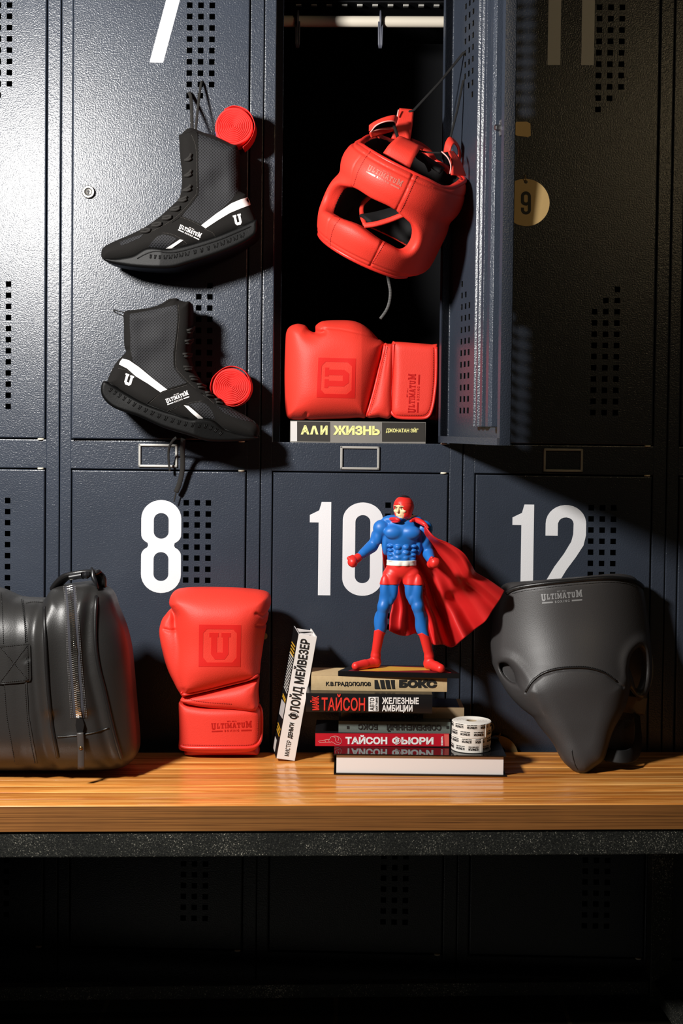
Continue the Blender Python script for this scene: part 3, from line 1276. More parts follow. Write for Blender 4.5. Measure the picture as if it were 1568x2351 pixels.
def wood_front_shade_material():
    """batten front faces: shade put into a darker brown, duller, fine lengthwise grain"""
    n = N('shaded_pine_front', rgb(168, 116, 62), 0.62, spec=0.3)
    co = n.coord()
    mp = n.node('ShaderNodeMapping'); mp.inputs['Scale'].default_value = (1.2, 60, 300)
    n.link(co, mp.inputs[0])
    a = n.noise(mp.outputs[0], 2.2, 5, 0.65, 0.4)
    g = n.noise(n.coord((4, 4, 4)), 1.5, 3, 0.6)
    col = n.mix(1.0, n.ramp(a, [(0.32, rgb(74, 44, 18)), (0.50, rgb(146, 94, 46)), (0.72, rgb(164, 112, 58))]), n.ramp(g, [(0.3, (0.8, 0.8, 0.8, 1)), (0.7, (1.05, 1.03, 1, 1))]), 'MULTIPLY')
    n.color(col)
    n.bump(a, 0.25, 0.001)
    return n.m


def chipped_black():
    n = N('chipped_black_paint', rgb(26, 26, 24), 0.5)
    co = n.coord()
    a = n.noise(co, 420, 4, 0.8)
    b = n.noise(co, 9, 4, 0.6)
    s = n.node('ShaderNodeMath', operation='MULTIPLY_ADD')
    n.link(b, s.inputs[0]); s.inputs[1].default_value = 0.28
    n.link(a, s.inputs[2])
    r = n.ramp(s.outputs[0], [(0.755, (0, 0, 0, 1)), (0.80, (1, 1, 1, 1))])
    f = n.ramp(s.outputs[0], [(0.56, rgb(15, 16, 14)), (0.74, rgb(46, 47, 42))])
    n.color(n.mix(r, f, rgb(205, 198, 180)))
    n.bump(a, 0.5, 0.0015)
    return n.m


M['wood'] = wood_material()
M['wood_front_shade'] = wood_front_shade_material()
M['chipped'] = chipped_black()
BZ = 0.470
fl, fr_ = atz(0, 1849.5, BZ), atz(1568, 1844.5, BZ)
BX = (fr_ - fl).normalized()                    # along the bench
BANG = math.atan2(BX.y, BX.x)
bench = thing('wooden_bench', 'long lacquered pine bench on a black steel frame standing before the lockers', 'bench', ((fl + fr_) / 2 * 1.0).to_3d(), BANG)
bench.location.z = 0.0
BDEP = 0.344
BL, BR = -1.0, 0.648
NSL = 9
for q in range(NSL):
    a, b = BDEP * q / NSL, BDEP * (q + 1) / NSL
    mb = MB()
    # each batten has a slightly crowned top
    c = (a + b) / 2
    hw = (b - a) / 2 - 0.0004
    sec = [(c - hw, BZ - 0.0415), (c + hw, BZ - 0.0415)]
    sec += [(c + hw * t, BZ - 0.0010 * abs(t) ** 3 - (0.0012 if abs(t) > 0.99 else 0)) for t in (1.0, 0.93, 0.8, 0.5, 0, -0.5, -0.8, -0.93, -1.0)]
    mb.prism(sec, BL, BR, lambda u, v, d: Vector((d, u, v)))
    sl_ = mb.build('seat_slat', [M['wood'], M['wood_front_shade']], bench, False)
    for p_ in sl_.data.polygons:
        if p_.normal.y < -0.9: p_.material_index = 1  # front faces take the darker wood with their shade painted in
mb = MB()
mb.box((BL + 0.01, 0.003, BZ - 0.083), (BR - 0.01, 0.033, BZ - 0.0405), 0.002)
mb.build('front_rail', M['chipped'], bench)
mb = MB()
mb.box((BL + 0.01, BDEP - 0.04, BZ - 0.083), (BR - 0.01, BDEP - 0.01, BZ - 0.0405), 0.002)
mb.build('rear_rail', M['chipped'], bench)
for xx in (BL + 0.05, BR - 0.05):
    for yy in (0.003, BDEP - 0.04):
        mb = MB()
        mb.box((xx - 0.02, yy, 0.0), (xx + 0.02, yy + 0.03, BZ - 0.083), 0.002)
        mb.build('leg', M['chipped'], bench)
    mb = MB()
    mb.box((xx - 0.015, 0.034, 0.03), (xx + 0.015, BDEP - 0.041, 0.055), 0.002)
    mb.build('foot_rail', M['chipped'], bench)
mb = MB()
mb.box((BL + 0.071, BDEP - 0.036, 0.03), (BR - 0.071, BDEP - 0.014, 0.055), 0.002)
mb.build('foot_rail', M['chipped'], bench)
# ================================================================== books, tape
M['paper'] = plain('white_paper', rgb(232, 226, 222), 0.8)
M['book_white'] = plain('white_cover', rgb(232, 228, 224), 0.5)
M['book_black'] = plain('black_cover', rgb(22, 21, 22), 0.32)
M['book_gloss'] = plain('glossy_black_cover', rgb(16, 16, 17), 0.06)
M['book_red'] = plain('red_cover', rgb(186, 18, 38), 0.38)
M['book_green'] = fabric('grey_green_cloth', rgb(112, 122, 116), 700, 0.7, 0.15)
M['book_tan'] = fabric('worn_tan_board', rgb(206, 182, 140), 120, 0.75, 0.1, rgb(186, 158, 116))
M['book_grey'] = plain('grey_cover', rgb(128, 124, 118), 0.35)
M['ink_red'] = plain('red_ink', rgb(222, 52, 40), 0.5)
M['ink_white'] = plain('white_ink', rgb(240, 238, 235), 0.5)
M['ink_black'] = plain('dark_ink', rgb(24, 22, 20), 0.6)
M['ink_yellow'] = plain('pale_yellow_ink', rgb(238, 232, 150), 0.5)
M['ink_gold'] = plain('gold_ink', rgb(214, 164, 40), 0.5)
M['ink_pale'] = plain('pale_ink', rgb(220, 180, 170), 0.5)
M['ink_steel'] = plain('steel_ink', rgb(120, 132, 150), 0.5)


def book(label, w, h, d, cover, loc, rotz=0.0, roty=0.0, board=0.0022, hard=True, group='books in the stack on the bench', page_front=False, over=0.003, round_spine=0.0, pages=None):
    """lying book: x = length along the spine, z = thickness, spine towards the viewer (y=0) unless page_front"""
    t = thing('book', label, 'book', loc, rotz, group)
    t.rotation_euler = (0, roty, rotz)
    mb = MB()
    hw = w / 2
    if page_front:
        mb.box((-hw, 0, 0), (hw, d, board), 0.0006)
        mb.box((-hw, 0, h - board), (hw, d, h), 0.0006)
        mb.box((-hw, d - board, 0), (hw, d, h), 0.0006)
    else:
        mb.box((-hw, 0.001, 0), (hw, d, board), 0.0006)
        mb.box((-hw, 0.001, h - board), (hw, d, h), 0.0006)
        n = 8
        sec = [(-round_spine * math.sin(PI * k / n), h * k / n) for k in range(n + 1)] if round_spine else [(0, 0), (0, h)]
        sec2 = sec + [(board, h), (board, 0)]
        mb.prism(sec2, -hw, hw, lambda a, b, x: Vector((x, a, b)))
    cv = mb.build('cover', cover, t, False)
    mb = MB()
    if page_front:
        mb.box((-hw + over, over, board), (hw - over, d - board, h - board))
    else:
        mb.box((-hw + over, board, board), (hw - over, d - over, h - board))
    mb.build('page_block', pages or M['paper'], t)
    q = Matrix.Rotation(rotz, 3, 'Z')
    t_flat[cv.name] = Flat(Vector(loc) + q @ Vector((0, -round_spine - 0.0002, 0)), q @ Vector((0, -1, 0)))
    return t, cv


t_flat = {}


def sit(px0, px1, py_bot, py_top, z):
    """front face that stands on z: x centre, width, y and height read off the spine's edges"""
    cx = (px0 + px1) / 2
    y = atz(cx, py_bot, z).y
    a, b = at(px0, py_bot, y), at(px1, py_bot, y)
    return (a.x + b.x) / 2, b.x - a.x, y, at(cx, py_top, y).z - z


def quad(dec, a, b, c, d, t=0.0004, step=40):
    dec.region([[a, b, c, d]], t, 0.0004, step)


def spine_x(px0, px1, pymid, y):
    a, b = at(px0, pymid, y), at(px1, pymid, y)
    return (a.x + b.x) / 2, abs(b.x - a.x)


ZB = BZ + 0.0003
# big book with its white page edges to the front
x, wd, y, h = sit(766, 1162, 1781, 1733, ZB)
b0, c0 = book('large black hardcover book lowest in the stack, white page edges to the front', wd, h, 0.145, M['book_gloss'], (x, y, ZB), -0.005, page_front=True, board=0.0026, over=0.0045)
Z1 = ZB + h + 0.0002
# red spine
x, wd, y, h = sit(723, 1031, 1713.5, 1684, Z1)
b1, c1 = book('thin red spined book with white lettering, second from the bottom of the stack', wd, h, 0.105, M['book_black'], (x, y, Z1), -0.006, over=0.003)
Z2 = Z1 + h + 0.0002
sp = t_flat[c1.name]
d = Decals(sp, 40)
quad(d, (724, 1683.5), (1031, 1684.5), (1031, 1713.5), (724, 1712.5))
s1 = d.build('spine_panel', M['book_red'], b1, False)
d = Decals(t_flat[c1.name], 40)
put_text(d, 'ТАЙСОН', (793, 1708), (889, 1708.5), 15.5, 0.045, 0.0009, 0.0002)
put_text(d, 'ФЬЮРИ', (900, 1708.5), (995, 1709), 15.5, 0.045, 0.0009, 0.0002)
put_text(d, 'БОМБОРА', (1017, 1711), (1017, 1690.5), 4.2, 0.03, 0.0009, 0.0002)
d.build('spine_title', M['ink_white'], b1, False)
mb = MB()
sb = t_flat[c1.name]
for ln in ([(731, 1702), (745, 1699), (757, 1697)], [(733, 1705), (747, 1704), (757, 1704)],
           [(757, 1697), (760, 1692), (768, 1690), (776, 1691), (782, 1696), (784, 1703), (780, 1708), (773, 1709), (767, 1706), (762, 1703), (757, 1704), (755, 1700), (757, 1697)],
           [(766, 1692), (771, 1695), (770, 1700), (774, 1704), (780, 1705)], [(775, 1691), (778, 1696), (776, 1701)], [(746, 1699), (748, 1704)]):
    surf_tube(sb, ln, 0.00035, '', None, None, 0.0007, 5, 5, mb)
mb.build('spine_drawing', M['ink_pale'], b1, True, True)
d = Decals(sb, 40)
quad(d, (1019.5, 1685.5), (1030.5, 1686), (1030.5, 1712.5), (1021, 1712.5), 0.0006)
d.build('spine_band', plain('salmon_ink', rgb(214, 92, 84), 0.5), b1, False)
# grey-green, upside down
x, wd, y, h = sit(777, 1034, 1683, 1656.5, Z2)
b2, c2 = book('grey green cloth book lying upside down on the red spined book', wd, h, 0.100, M['book_green'], (x, y, Z2), -0.004, round_spine=0.0012)
Z3 = Z2 + h + 0.0002
d = Decals(t_flat[c2.name], 40)
put_text(d, 'СОВРЕМЕННЫЙ', (1013, 1664.5), (888, 1663.5), 11.5, 0.035)
put_text(d, 'БОКС', (867, 1663), (822, 1662.5), 11.5, 0.035)
for q in (799, 1028):
    quad(d, (q - 3, 1667), (q + 3, 1667), (q + 3, 1673), (q - 3, 1673))
d.build('spine_title', M['ink_black'], b2, False)
# tan, upside down, pushed back
x, wd, y, h = sit(783, 1068, 1655.5, 1630, Z3)
y = -0.129
b3, c3 = book('dull tan book lying upside down under the black and red spined book', wd, h, 0.080, plain('dull_tan_board', rgb(150, 128, 98), 0.75, grain=0.2), (x, y, Z3), 0.0)
htan = h
d = Decals(t_flat[c3.name], 40)
put_text(d, 'БОКС', (971, 1640.5), (921, 1640), 10.5, 0.035)
put_text(d, 'СПРАВОЧНИК', (896, 1640), (806, 1639.5), 10.5, 0.02)
d.build('spine_title', M['ink_black'], b3, False)
mb = MB()
mb.box((wd / 2 - 0.062, 0.004, htan + 0.0002), (wd / 2 - 0.008, 0.076, htan + 0.0012), 0.0005)
mb.build('navy_leaflet', plain('navy_card', rgb(24, 26, 60), 0.4), b3)
Z4 = Z3 + htan + 0.0015
# black with red lettering
x, wd, y, h = sit(702, 992, 1636, 1593, Z4)
b4, c4 = book('thick black book with red and white lettering, second from the top of the stack', wd, h, 0.085, M['book_black'], (x, y, Z4), -0.012, round_spine=0.0015)
Z5 = Z4 + h + 0.0002
sb = t_flat[c4.name]
d = Decals(sb, 40)
put_text(d, 'ТАЙСОН', (738, 1631), (838, 1632), 28, 0.02)
put_text(d, 'МАЙК', (733, 1630), (732, 1598), 15, 0.03)
s4 = d.build('spine_title', M['ink_red'], b4, False)
d = Decals(sb, 40)
put_text(d, 'ЖЕЛЕЗНЫЕ', (877, 1616), (961.5, 1616.5), 14, 0.03)
put_text(d, 'АМБИЦИИ', (877, 1633), (947, 1633.5), 14, 0.03)
quad(d, (846, 1600), (869, 1600), (869, 1633), (846, 1633))
s5 = d.build('spine_subtitle', M['ink_white'], b4, False)
d = Decals(t_flat[c4.name], 40)
put_text(d, 'АВТО', (859, 1631), (859, 1602), 9.5, 0.01, 0.0009, 0.0002)
put_text(d, 'БИОГРАФИЯ', (867, 1631.5), (867, 1601.5), 4.6, 0.01, 0.0009, 0.0002)
d.build('spine_note', M['ink_black'], b4, False)
mb = MB()
for a0, a1, mm in ((-0.10, -0.02, 'ink_red'),):
    pass
# cream book on top
x, wd, y, h = sit(714, 1026, 1586.5, 1553, Z5)
b5, c5 = book('worn cream book with black lettering and four slanted bars, topmost in the stack', wd, h, 0.080, M['book_tan'], (x, y, Z5), -0.006, round_spine=0.0012)
Z6 = Z5 + h + 0.0002
YB5 = y
sb = t_flat[c5.name]
d = Decals(sb, 40)
put_text(d, 'К.В.ГРАДОПОЛОВ', (748, 1574), (851, 1574.5), 8.5, 0.03)
put_text(d, 'БОКС', (916, 1578), (1003, 1579), 16.5, 0.075)
for q in range(4):
    a = 859 + q * 12.3
    quad(d, (a + 0.5, 1561), (a + 10.0 - (2.5 if q == 0 else 0), 1561), (a + 13.5 - (3 if q == 3 else 0), 1581), (a + (4 if q else 1), 1581))
d.build('spine_title', M['ink_black'], b5, False)

# leaning book
pb = atz(634, 1748.5, ZB)
yl = pb.y
pt = at(688, 1446, yl)
pr = at(674, 1749, yl)
TH = math.atan2(pt.x - pb.x, pt.z - pb.z)
Ln = ((pt.x - pb.x) ** 2 + (pt.z - pb.z) ** 2) ** 0.5
Wd = 0.0335
Ln -= 0.013
t = thing('book', 'white spined book standing up and leaning against the book stack', 'book', (pb.x, yl, ZB + 0.0002 + Wd * math.sin(TH)), 0.0, 'books in the stack on the bench')
t.rotation_euler = Matrix.Rotation(TH, 4, 'Y').to_euler()
t['group'] = ''
del t['group']
yaw = Matrix.Rotation(math.radians(8.0), 4, 'Z')
mb = MB()
D = 0.082
mb.box((0, 0.001, 0), (0.0022, D, Ln), 0.0005, yaw)
mb.box((Wd - 0.0022, 0.001, 0), (Wd, D, Ln), 0.0005, yaw)
mb.box((0.0, 0.0, 0), (Wd, 0.002, Ln), 0.0006, yaw)
cL = mb.build('cover', M['book_white'], t)
mb = MB()
mb.box((0.0022, 0.002, 0.003), (Wd - 0.0022, D - 0.003, Ln - 0.003), 0, yaw)
mb.build('page_block', M['paper'], t)
mb = MB()
mb.box((-0.0004, -0.0002, 0.0), (0.0003, D, Ln), 0, yaw)
cF = mb.build('front_cover_print', M['book_black'], t)
sb = bvh_of(cL)
d = Decals(sb, 40)
def lean(u, v):
    """u across the spine 0..1, v up the spine 0..1 -> pixel"""
    a = np.array((634, 1741)); b = np.array((673, 1747)); c = np.array((687, 1441)); e = np.array((723, 1450))
    return tuple((a * (1 - u) + b * u) * (1 - v) + (c * (1 - u) + e * u) * v)
put_text(d, 'ФЛОЙД МЕЙВЕЗЕР', lean(0.86, 0.315), lean(0.80, 0.93), 20.5, 0.03)
put_text(d, 'ДЕНЬГИ', lean(0.70, 0.165), lean(0.69, 0.285), 9.5, 0.035)
put_text(d, 'МИСТЕР', lean(0.70, 0.03), lean(0.70, 0.148), 9.5, -0.004)
quad(d, lean(0.25, 0.965), lean(0.60, 0.975), lean(0.45, 0.99), lean(0.25, 0.995))
quad(d, lean(0.62, 0.955), lean(0.88, 0.975), lean(0.86, 0.995), lean(0.66, 0.975))
d.build('spine_title', M['ink_black'], t, False)
sb = bvh_of(cF)
def front(u, v):
    a = np.array((625, 1722)); b = np.array((633.5, 1747)); c = np.array((673, 1437)); e = np.array((687, 1449))
    return tuple((a * (1 - u) + b * u) * (1 - v) + (c * (1 - u) + e * u) * v)
d = Decals(sb, 40)
quad(d, front(0.15, 0.305), front(0.85, 0.315), front(0.85, 0.43), front(0.15, 0.42))
d.build('front_portrait', plain('grey_picture', rgb(190, 188, 186), 0.5), t, False)
d = Decals(sb, 40)
quad(d, front(0.1, 0.03), front(0.5, 0.03), front(0.5, 0.12), front(0.1, 0.12))
for k in range(14):
    v = 0.52 + k * 0.021
    quad(d, front(0.18, v), front(0.85, v - 0.012), front(0.85, v - 0.004), front(0.18, v + 0.008))
d.build('front_text', plain('grey_print', rgb(200, 198, 192), 0.5), t, False)
d = Decals(sb, 40)
for k, v in enumerate((0.80, 0.825, 0.85, 0.875, 0.18, 0.205, 0.23, 0.445, 0.462)):
    quad(d, front(0.2, v), front(0.8, v - 0.01), front(0.8, v), front(0.2, v + 0.010))
d.build('front_title', M['ink_gold'], t, False)

# book inside the open locker
pz = 1.0335
x, wd = spine_x(666, 977, 988, 0.010)
b7, c7 = book('grey book with pale yellow lettering lying flat in the open locker under a boxing glove', wd, 0.0400, 0.150, M['book_grey'], (x, 0.0095, pz), -LYAW, group=None)
sb = t_flat[c7.name]
d = Decals(sb, 40)
quad(d, (682, 967.5), (757.5, 968.2), (757.5, 1014), (682, 1013))
d.build('spine_dark_panel', plain('dark_cover', rgb(52, 49, 45), 0.4), b7, False)
d = Decals(sb, 40)
quad(d, (877, 969.5), (976, 970.5), (976, 1014), (877, 1014))
s7 = d.build('spine_dark_panel', plain('charcoal_cover', rgb(52, 49, 45), 0.4), b7, False)
d = Decals(sb, 40)
quad(d, (667, 967.5), (682, 967.5), (682, 1013), (667, 1013))
d.build('spine_white_panel', plain('pale_cover', rgb(206, 204, 202), 0.4), b7, False)
d = Decals(t_flat[c7.name], 40)
put_text(d, 'ДЖОНАТАН ЭЙГ', (886, 992.5), (960.5, 993), 8.2, 0.03, 0.0008)
put_text(d, 'И', (735.5, 998), (752, 998.2), 20, 0.05, 0.0008)
put_text(d, 'А', (690.5, 997.5), (710.5, 997.7), 20, 0.05, 0.0008)
d.region([[(712, 997.5), (718, 977.5), (724.5, 977.5), (731, 997.5), (725.5, 997.5), (721.2, 983), (717.5, 997.5)]], 0.0008)
put_text(d, 'ЖИЗНЬ', (765, 998.2), (872, 999), 20, 0.05, 0.0008)
d.build('spine_title', M['ink_yellow'], b7, False)

# ------------------------------------------------------------------ printed tape rolls
M['tape'] = fabric('white_cotton_tape', rgb(232, 228, 220), 800, 0.85, 0.15, rgb(214, 208, 198))


def tape_roll(label, cx, cy, z0, h, rot):
    t = thing('tape_roll', label, 'tape roll', (cx, cy, z0), rot, 'printed tape rolls')
    R, r = 0.0342, 0.0095
    mb = MB()
    prof = [(r, 0), (R - 0.0008, 0), (R, 0.0008), (R, h - 0.0008), (R - 0.0008, h)]
    for k in range(9):
        rr = R - 0.0012 - k * (R - r) / 9.5
        prof += [(rr, h + 0.0002), (rr - 0.0006, h - 0.0002)]
    prof += [(r, h)]
    mb.lathe(prof + [(r, 0)], (0, 0, 0), (0, 0, 1), 64)
    body = mb.build('tape_layers', M['tape'], t, 'auto')
    mb = MB()
    mb.lathe([(r - 0.0012, 0.001), (r, 0.001), (r, h - 0.001), (r - 0.0012, h - 0.001), (r - 0.0012, 0.001)], (0, 0, 0), (0, 0, 1), 32)
    mb.build('core', plain('card_core', rgb(170, 150, 120), 0.8), t, 'auto')
    # print round the outside: word blocks, upside down
    V, F = [], []
    d = Decals.__new__(Decals)
    d.V, d.F = [], []
    def wrap(P, Fs):
        top = [Vector((math.cos(u / R) * (R + 0.00025), math.sin(u / R) * (R + 0.00025), v)) for u, v in P]
        bot = [Vector((math.cos(u / R) * (R - 0.0003), math.sin(u / R) * (R - 0.0003), v)) for u, v in P]
        d._slab(top, bot, Fs)
    for row in range(2):
        for k in range(9):
            u0 = k * 0.0239 + row * 0.012
            z = h * (0.36 + 0.50 * row)
            word = 'ULTIMATUM'
            Vt, Ft, w_, _ = text_mesh(word, 0.06)
            L, hh = 0.0172, 0.0042
            wrap([(u0 - (v[0] / w_) * L, z - v[1] * hh) for v in Vt], Ft)
            for (a0, a1) in ((0.0, 0.0055), (0.0115, 0.0172)):
                wrap([(u0 - a0, z + 0.0014), (u0 - a1, z + 0.0014), (u0 - a1, z + 0.0026), (u0 - a0, z + 0.0026)], [[0, 1, 2, 3]])
            Vt, Ft, w_, _ = text_mesh('BOXING', 0.04)
            wrap([(u0 - 0.0062 - (v[0] / w_) * 0.0046, z + 0.0028 - v[1] * 0.0016) for v in Vt], Ft)
    me = np_mesh('print', np.array([tuple(v) for v in d.V]), d.F, False)
    fix_normals(me)
    link_mesh('print', me, M['ink_black'], t, False)
    # loose end
    mb = MB()
    mb.tube([(math.cos(a) * (R + 0.0004), math.sin(a) * (R + 0.0004), h / 2) for a in (-1.25, -1.2, -1.15)], 1.0, 8, flat=(0.0004, h / 2 - 0.0005, (0, 0, 1)))
    mb.build('loose_end', M['tape'], t)
    return t


ty = atz(1082, 1729, Z1).y + 0.0342 - 0.004
tx = at(1082, 1700, ty).x
tape_roll('white tape roll printed in black, the upper of the two beside the books', tx, ty, Z1 + 0.0255, 0.0245, 0.35)
tape_roll('white tape roll printed in black, the lower of the two, on the large black book', tx - 0.0004, ty, Z1 + 0.0002, 0.0250, 0.1)

# ------------------------------------------------------------------ key tags
def key_tag(label, number_s, key_top, ring, centre, r, normal, group='locker key tags', key_dir=None):
    """brass key with a ring and a round numbered tag"""
    nz = Vector(normal).normalized()
    xd = Vector((0, 0, 1)).cross(nz).normalized() * -1
    if xd.x < 0: xd = -xd
    zd = nz.cross(xd)
    if zd.z < 0: zd = -zd
    t = thing('key_tag', label, 'key tag', centre, 0, group)
    c = Vector(centre)
    mb = MB()
    th = 0.0011
    hz = r - 0.0052
    n = 48
    outer = [(r * math.cos(2 * PI * k / n), r * math.sin(2 * PI * k / n)) for k in range(n)]
    hole = [(0.0030 * math.cos(-2 * PI * k / 14), hz + 0.0030 * math.sin(-2 * PI * k / 14)) for k in range(14)]
    V, F = fill2d([outer, hole], 0.006)
    d = Decals.__new__(Decals); d.V, d.F = [], []
    f = lambda a, b, e: c + xd * a + zd * b + nz * e
    d._slab([f(a, b, th) for a, b in V], [f(a, b, -th) for a, b in V], F)
    me = np_mesh('disc', np.array([tuple(v) for v in d.V]), d.F, False); fix_normals(me)
    link_mesh('disc', me, M['brass'], t)
    d = Decals.__new__(Decals); d.V, d.F = [], []
    hgt = r * 0.98
    gl = [digit(ch) for ch in number_s]
    tot = sum(g[1] for g in gl) + 0.1 * (len(gl) - 1)
    x0 = -tot / 2
    for lps, wd in gl:
        V, F = fill2d([[((x0 + a) * hgt, (b - 0.5) * hgt - 0.001) for a, b in lp] for lp in lps], 0.01)
        d._slab([f(a, b, th + 0.0002) for a, b in V], [f(a, b, th - 0.0002) for a, b in V], F)
        x0 += wd + 0.1
    me = np_mesh('tag_number', np.array([tuple(v) for v in d.V]), d.F, False); fix_normals(me)
    link_mesh('tag_number', me, M['black'], t)
    # rings
    mb = MB()
    hc = f(0, hz, 0)
    rg = Vector(ring)
    mid = (hc + rg) / 2
    ax = (rg - hc)
    R1 = ax.length / 2 + 0.001
    ax.normalize()
    mb.tube([mid + ax * R1 * math.cos(a) + nz * R1 * 0.55 * math.sin(a) for a in np.linspace(0, 2 * PI, 20)[:-1]], 0.0007, 6, closed=True)
    mb.build('key_ring', M['brass'], t, True, True)
    mb = MB()
    kx = Vector(key_dir).normalized()
    kt = Vector(key_top)
    up = Vector((0, 0, 1))
    nn = kx.cross(up).normalized()
    bow = [(-0.020, 0.006), (-0.016, 0.011), (0.002, 0.0125), (0.0085, 0.010), (0.0095, -0.010), (0.004, -0.0125), (-0.016, -0.011), (-0.020, -0.006)]
    mb.prism(bow, -0.0011, 0.0011, lambda a, b, e: kt + kx * a + up * b + nn * e)
    mb.prism([(-0.045, -0.0035), (-0.019, -0.0035), (-0.019, 0.0035), (-0.045, 0.0035), (-0.047, 0)], -0.0009, 0.0009, lambda a, b, e: kt + kx * a + up * b + nn * e)
    kk = mb.build('key', M['brass'], t, False, True)
    mb = MB()
    fr = [(-0.012, 0.0078), (0.001, 0.0085), (0.001, -0.0085), (-0.012, -0.0078)]
    mb.tube([kt + kx * a + up * b - nn * 0.0012 for a, b in fr], 0.0005, 5, closed=True)
    mb.build('key_bow_relief', M['brass'], t, False, True)
    return t


# lock on the open door: its barrel faces right
hinge = lw(UX0 + UW + DX + DW, 0, 0)
a15 = math.radians(15.0) - LYAW
fdir = Vector((math.sin(a15), -math.cos(a15), 0))          # hinge -> free edge
out = Vector((math.cos(a15), math.sin(a15), 0))           # outward face of the open door
lkpos = hinge + fdir * (DW - 0.030) + Vector((0, 0, UZ0 + 0.515))
kp = lkpos + out * 0.0275
tagc = at(1207, 465, kp.y - 0.004)
key_tag('round brass key tag numbered 9 hanging beside the open locker door', '9', kp, tagc + Vector((-0.002, -0.002, 0.043)), tagc, 0.0390, (0.06, -1, 0.08), key_dir=out)
# key in the lower lock of the right locker
lp = lw(UX0 + UW * 2 + DX + 0.030, 0, LZ0 + 0.430)
kp2 = lp + Vector((0.0, -0.020, 0.0))
tc2 = at(1142, 1737, -0.022)
key_tag('round brass key tag half hidden behind the tape rolls and the bench edge', '12', kp2, tc2 + Vector((0.004, -0.004, 0.044)), tc2, 0.0385, (0.05, -1, 0.1), key_dir=(0.05, -1, 0))
# ================================================================== boxing gloves
M['red_leather'] = leather('red_leather', rgb(230, 58, 44), 0.56, 0.22, 520, 0.38)
M['red_trim'] = leather('red_trim_leather', rgb(228, 48, 38), 0.42, 0.12, 520)
M['red_print'] = plain('dark_red_print', rgb(214, 34, 30), 0.40, grain=0.2, gscale=700)
M['red_emboss'] = plain('embossed_red', rgb(178, 24, 22), 0.32)
M['red_thread'] = plain('red_thread', rgb(150, 20, 16), 0.7)
M['red_dark'] = leather('deep_red_lining', rgb(190, 28, 26), 0.5, 0.12, 520)


def XZ(pts, y):
    out = []
    for p in pts:
        q = at(p[0], p[1], y)
        out.append((q.x, q.z))
    return out


def bounds(O, y0, y1, pad=0.012):
    return (O.P[:, 0].min() - pad, y0, O.P[:, 1].min() - pad), (O.P[:, 0].max() + pad, y1, O.P[:, 1].max() + pad)


def seg2(P, a, b):
    a = np.array(a, np.float32); b = np.array(b, np.float32)
    q = P[:, [0, 2]] - a
    e = b - a
    t = np.clip((q @ e) / (e @ e), 0, 1)
    return np.linalg.norm(q - t[:, None] * e, axis=1)


def polyline2(P, pts):
    d = None
    for a, b in zip(pts, pts[1:]):
        s = seg2(P, a, b)
        d = s if d is None else np.minimum(d, s)
    return d


def pillow(name, px, yc, T, r, mat, parent, h=0.0016, back=None, smooth=6, grooves=(), bulges=(), tilt=(0, 0), yref=None, curve=0.0):
    """padded piece: outline in the picture plane at depth yc, half thickness T towards the viewer"""
    O = Outline(XZ(px, yc if yref is None else yref), smooth, cap=r * 0.98, soft=min(0.010, r * 0.35))
    B = T if back is None else back
    gr = [(XZ(g[0], yc), g[1], g[2]) for g in grooves]
    cx = O.P.mean(0)

    def fn(P):
        y = P[:, 1] - yc - tilt[0] * (P[:, 0] - cx[0]) - tilt[1] * (P[:, 2] - cx[1])
        Tv = np.where(y < 0, T, B) - curve * ((P[:, 0] - cx[0]) / 0.07) ** 2
        for (bx, bz, br, ba) in bulges:
            Tv = Tv + ba * np.exp(-(((P[:, 0] - bx) ** 2 + (P[:, 2] - bz) ** 2) / br ** 2))
        d2 = O(P[:, 0], P[:, 2])
        dd = extr(d2, np.abs(y) - Tv, r)
        for pl, wdt, dep in gr:
            dd = dd + dep * np.exp(-(polyline2(P, pl) / wdt) ** 2) * (y < 0)
        return dd.astype(np.float32)
    m = max(T, B) + 0.02 + abs(tilt[1]) * 0.3
    lo, hi = bounds(O, yc - m, yc + m)
    me = sdf_mesh(name, fn, lo, hi, h)
    return link_mesh(name, me, mat, parent), fn, O


def u_emblem(dec, sq, t=0.0004):
    """square emblem: sq = four pixel corners (left-bottom, right-bottom, right-top, left-top of the letter's own frame)"""
    A, B, Cc, Dd = [np.array(p, float) for p in sq]
    f = lambda u, v: tuple((A * (1 - u) + B * u) * (1 - v) + (Dd * (1 - u) + Cc * u) * v)
    oc = [(0.10, 0.22), (0.20, 0.10), (0.80, 0.10), (0.90, 0.22), (0.90, 0.80), (0.80, 0.90), (0.20, 0.90), (0.10, 0.80)]
    dec.region([[f(0, 0), f(1, 0), f(1, 1), f(0, 1)], [f(*p) for p in oc]], t, 0.001)
    L = slab_letter('U')[0]
    dec.region([[f(0.21 + 0.58 * a, 0.17 + 0.64 * b) for a, b in L]], t, 0.001)


# ---------------------------------------------------------------- glove standing on the bench
YG = -0.092
G1 = thing('boxing_glove', 'red boxing glove standing on its cuff on the wooden bench', 'boxing glove', (at(505, 1600, YG).x, YG, BZ), 0, None)
mitt_px = [(401, 1357), (422, 1351.5), (460, 1350), (503, 1350.3), (545, 1351.5), (575, 1354), (603, 1358), (618, 1366), (621, 1382), (618, 1402), (613.5, 1425), (608, 1455), (603, 1490), (599, 1520), (594, 1552), (570, 1561), (520, 1573), (470, 1586), (423, 1598), (417, 1586), (407, 1570), (400, 1530), (403, 1480), (404, 1440), (403, 1412), (396, 1398), (389, 1386), (391, 1370)]
thumb_px = [(391, 1400), (380, 1411), (371, 1424), (365.5, 1447), (368, 1470), (373, 1492), (380, 1518), (391, 1546), (405, 1570), (420, 1592), (438, 1582), (440, 1530), (436, 1480), (424, 1448), (412, 1440), (406, 1428), (402, 1410)]
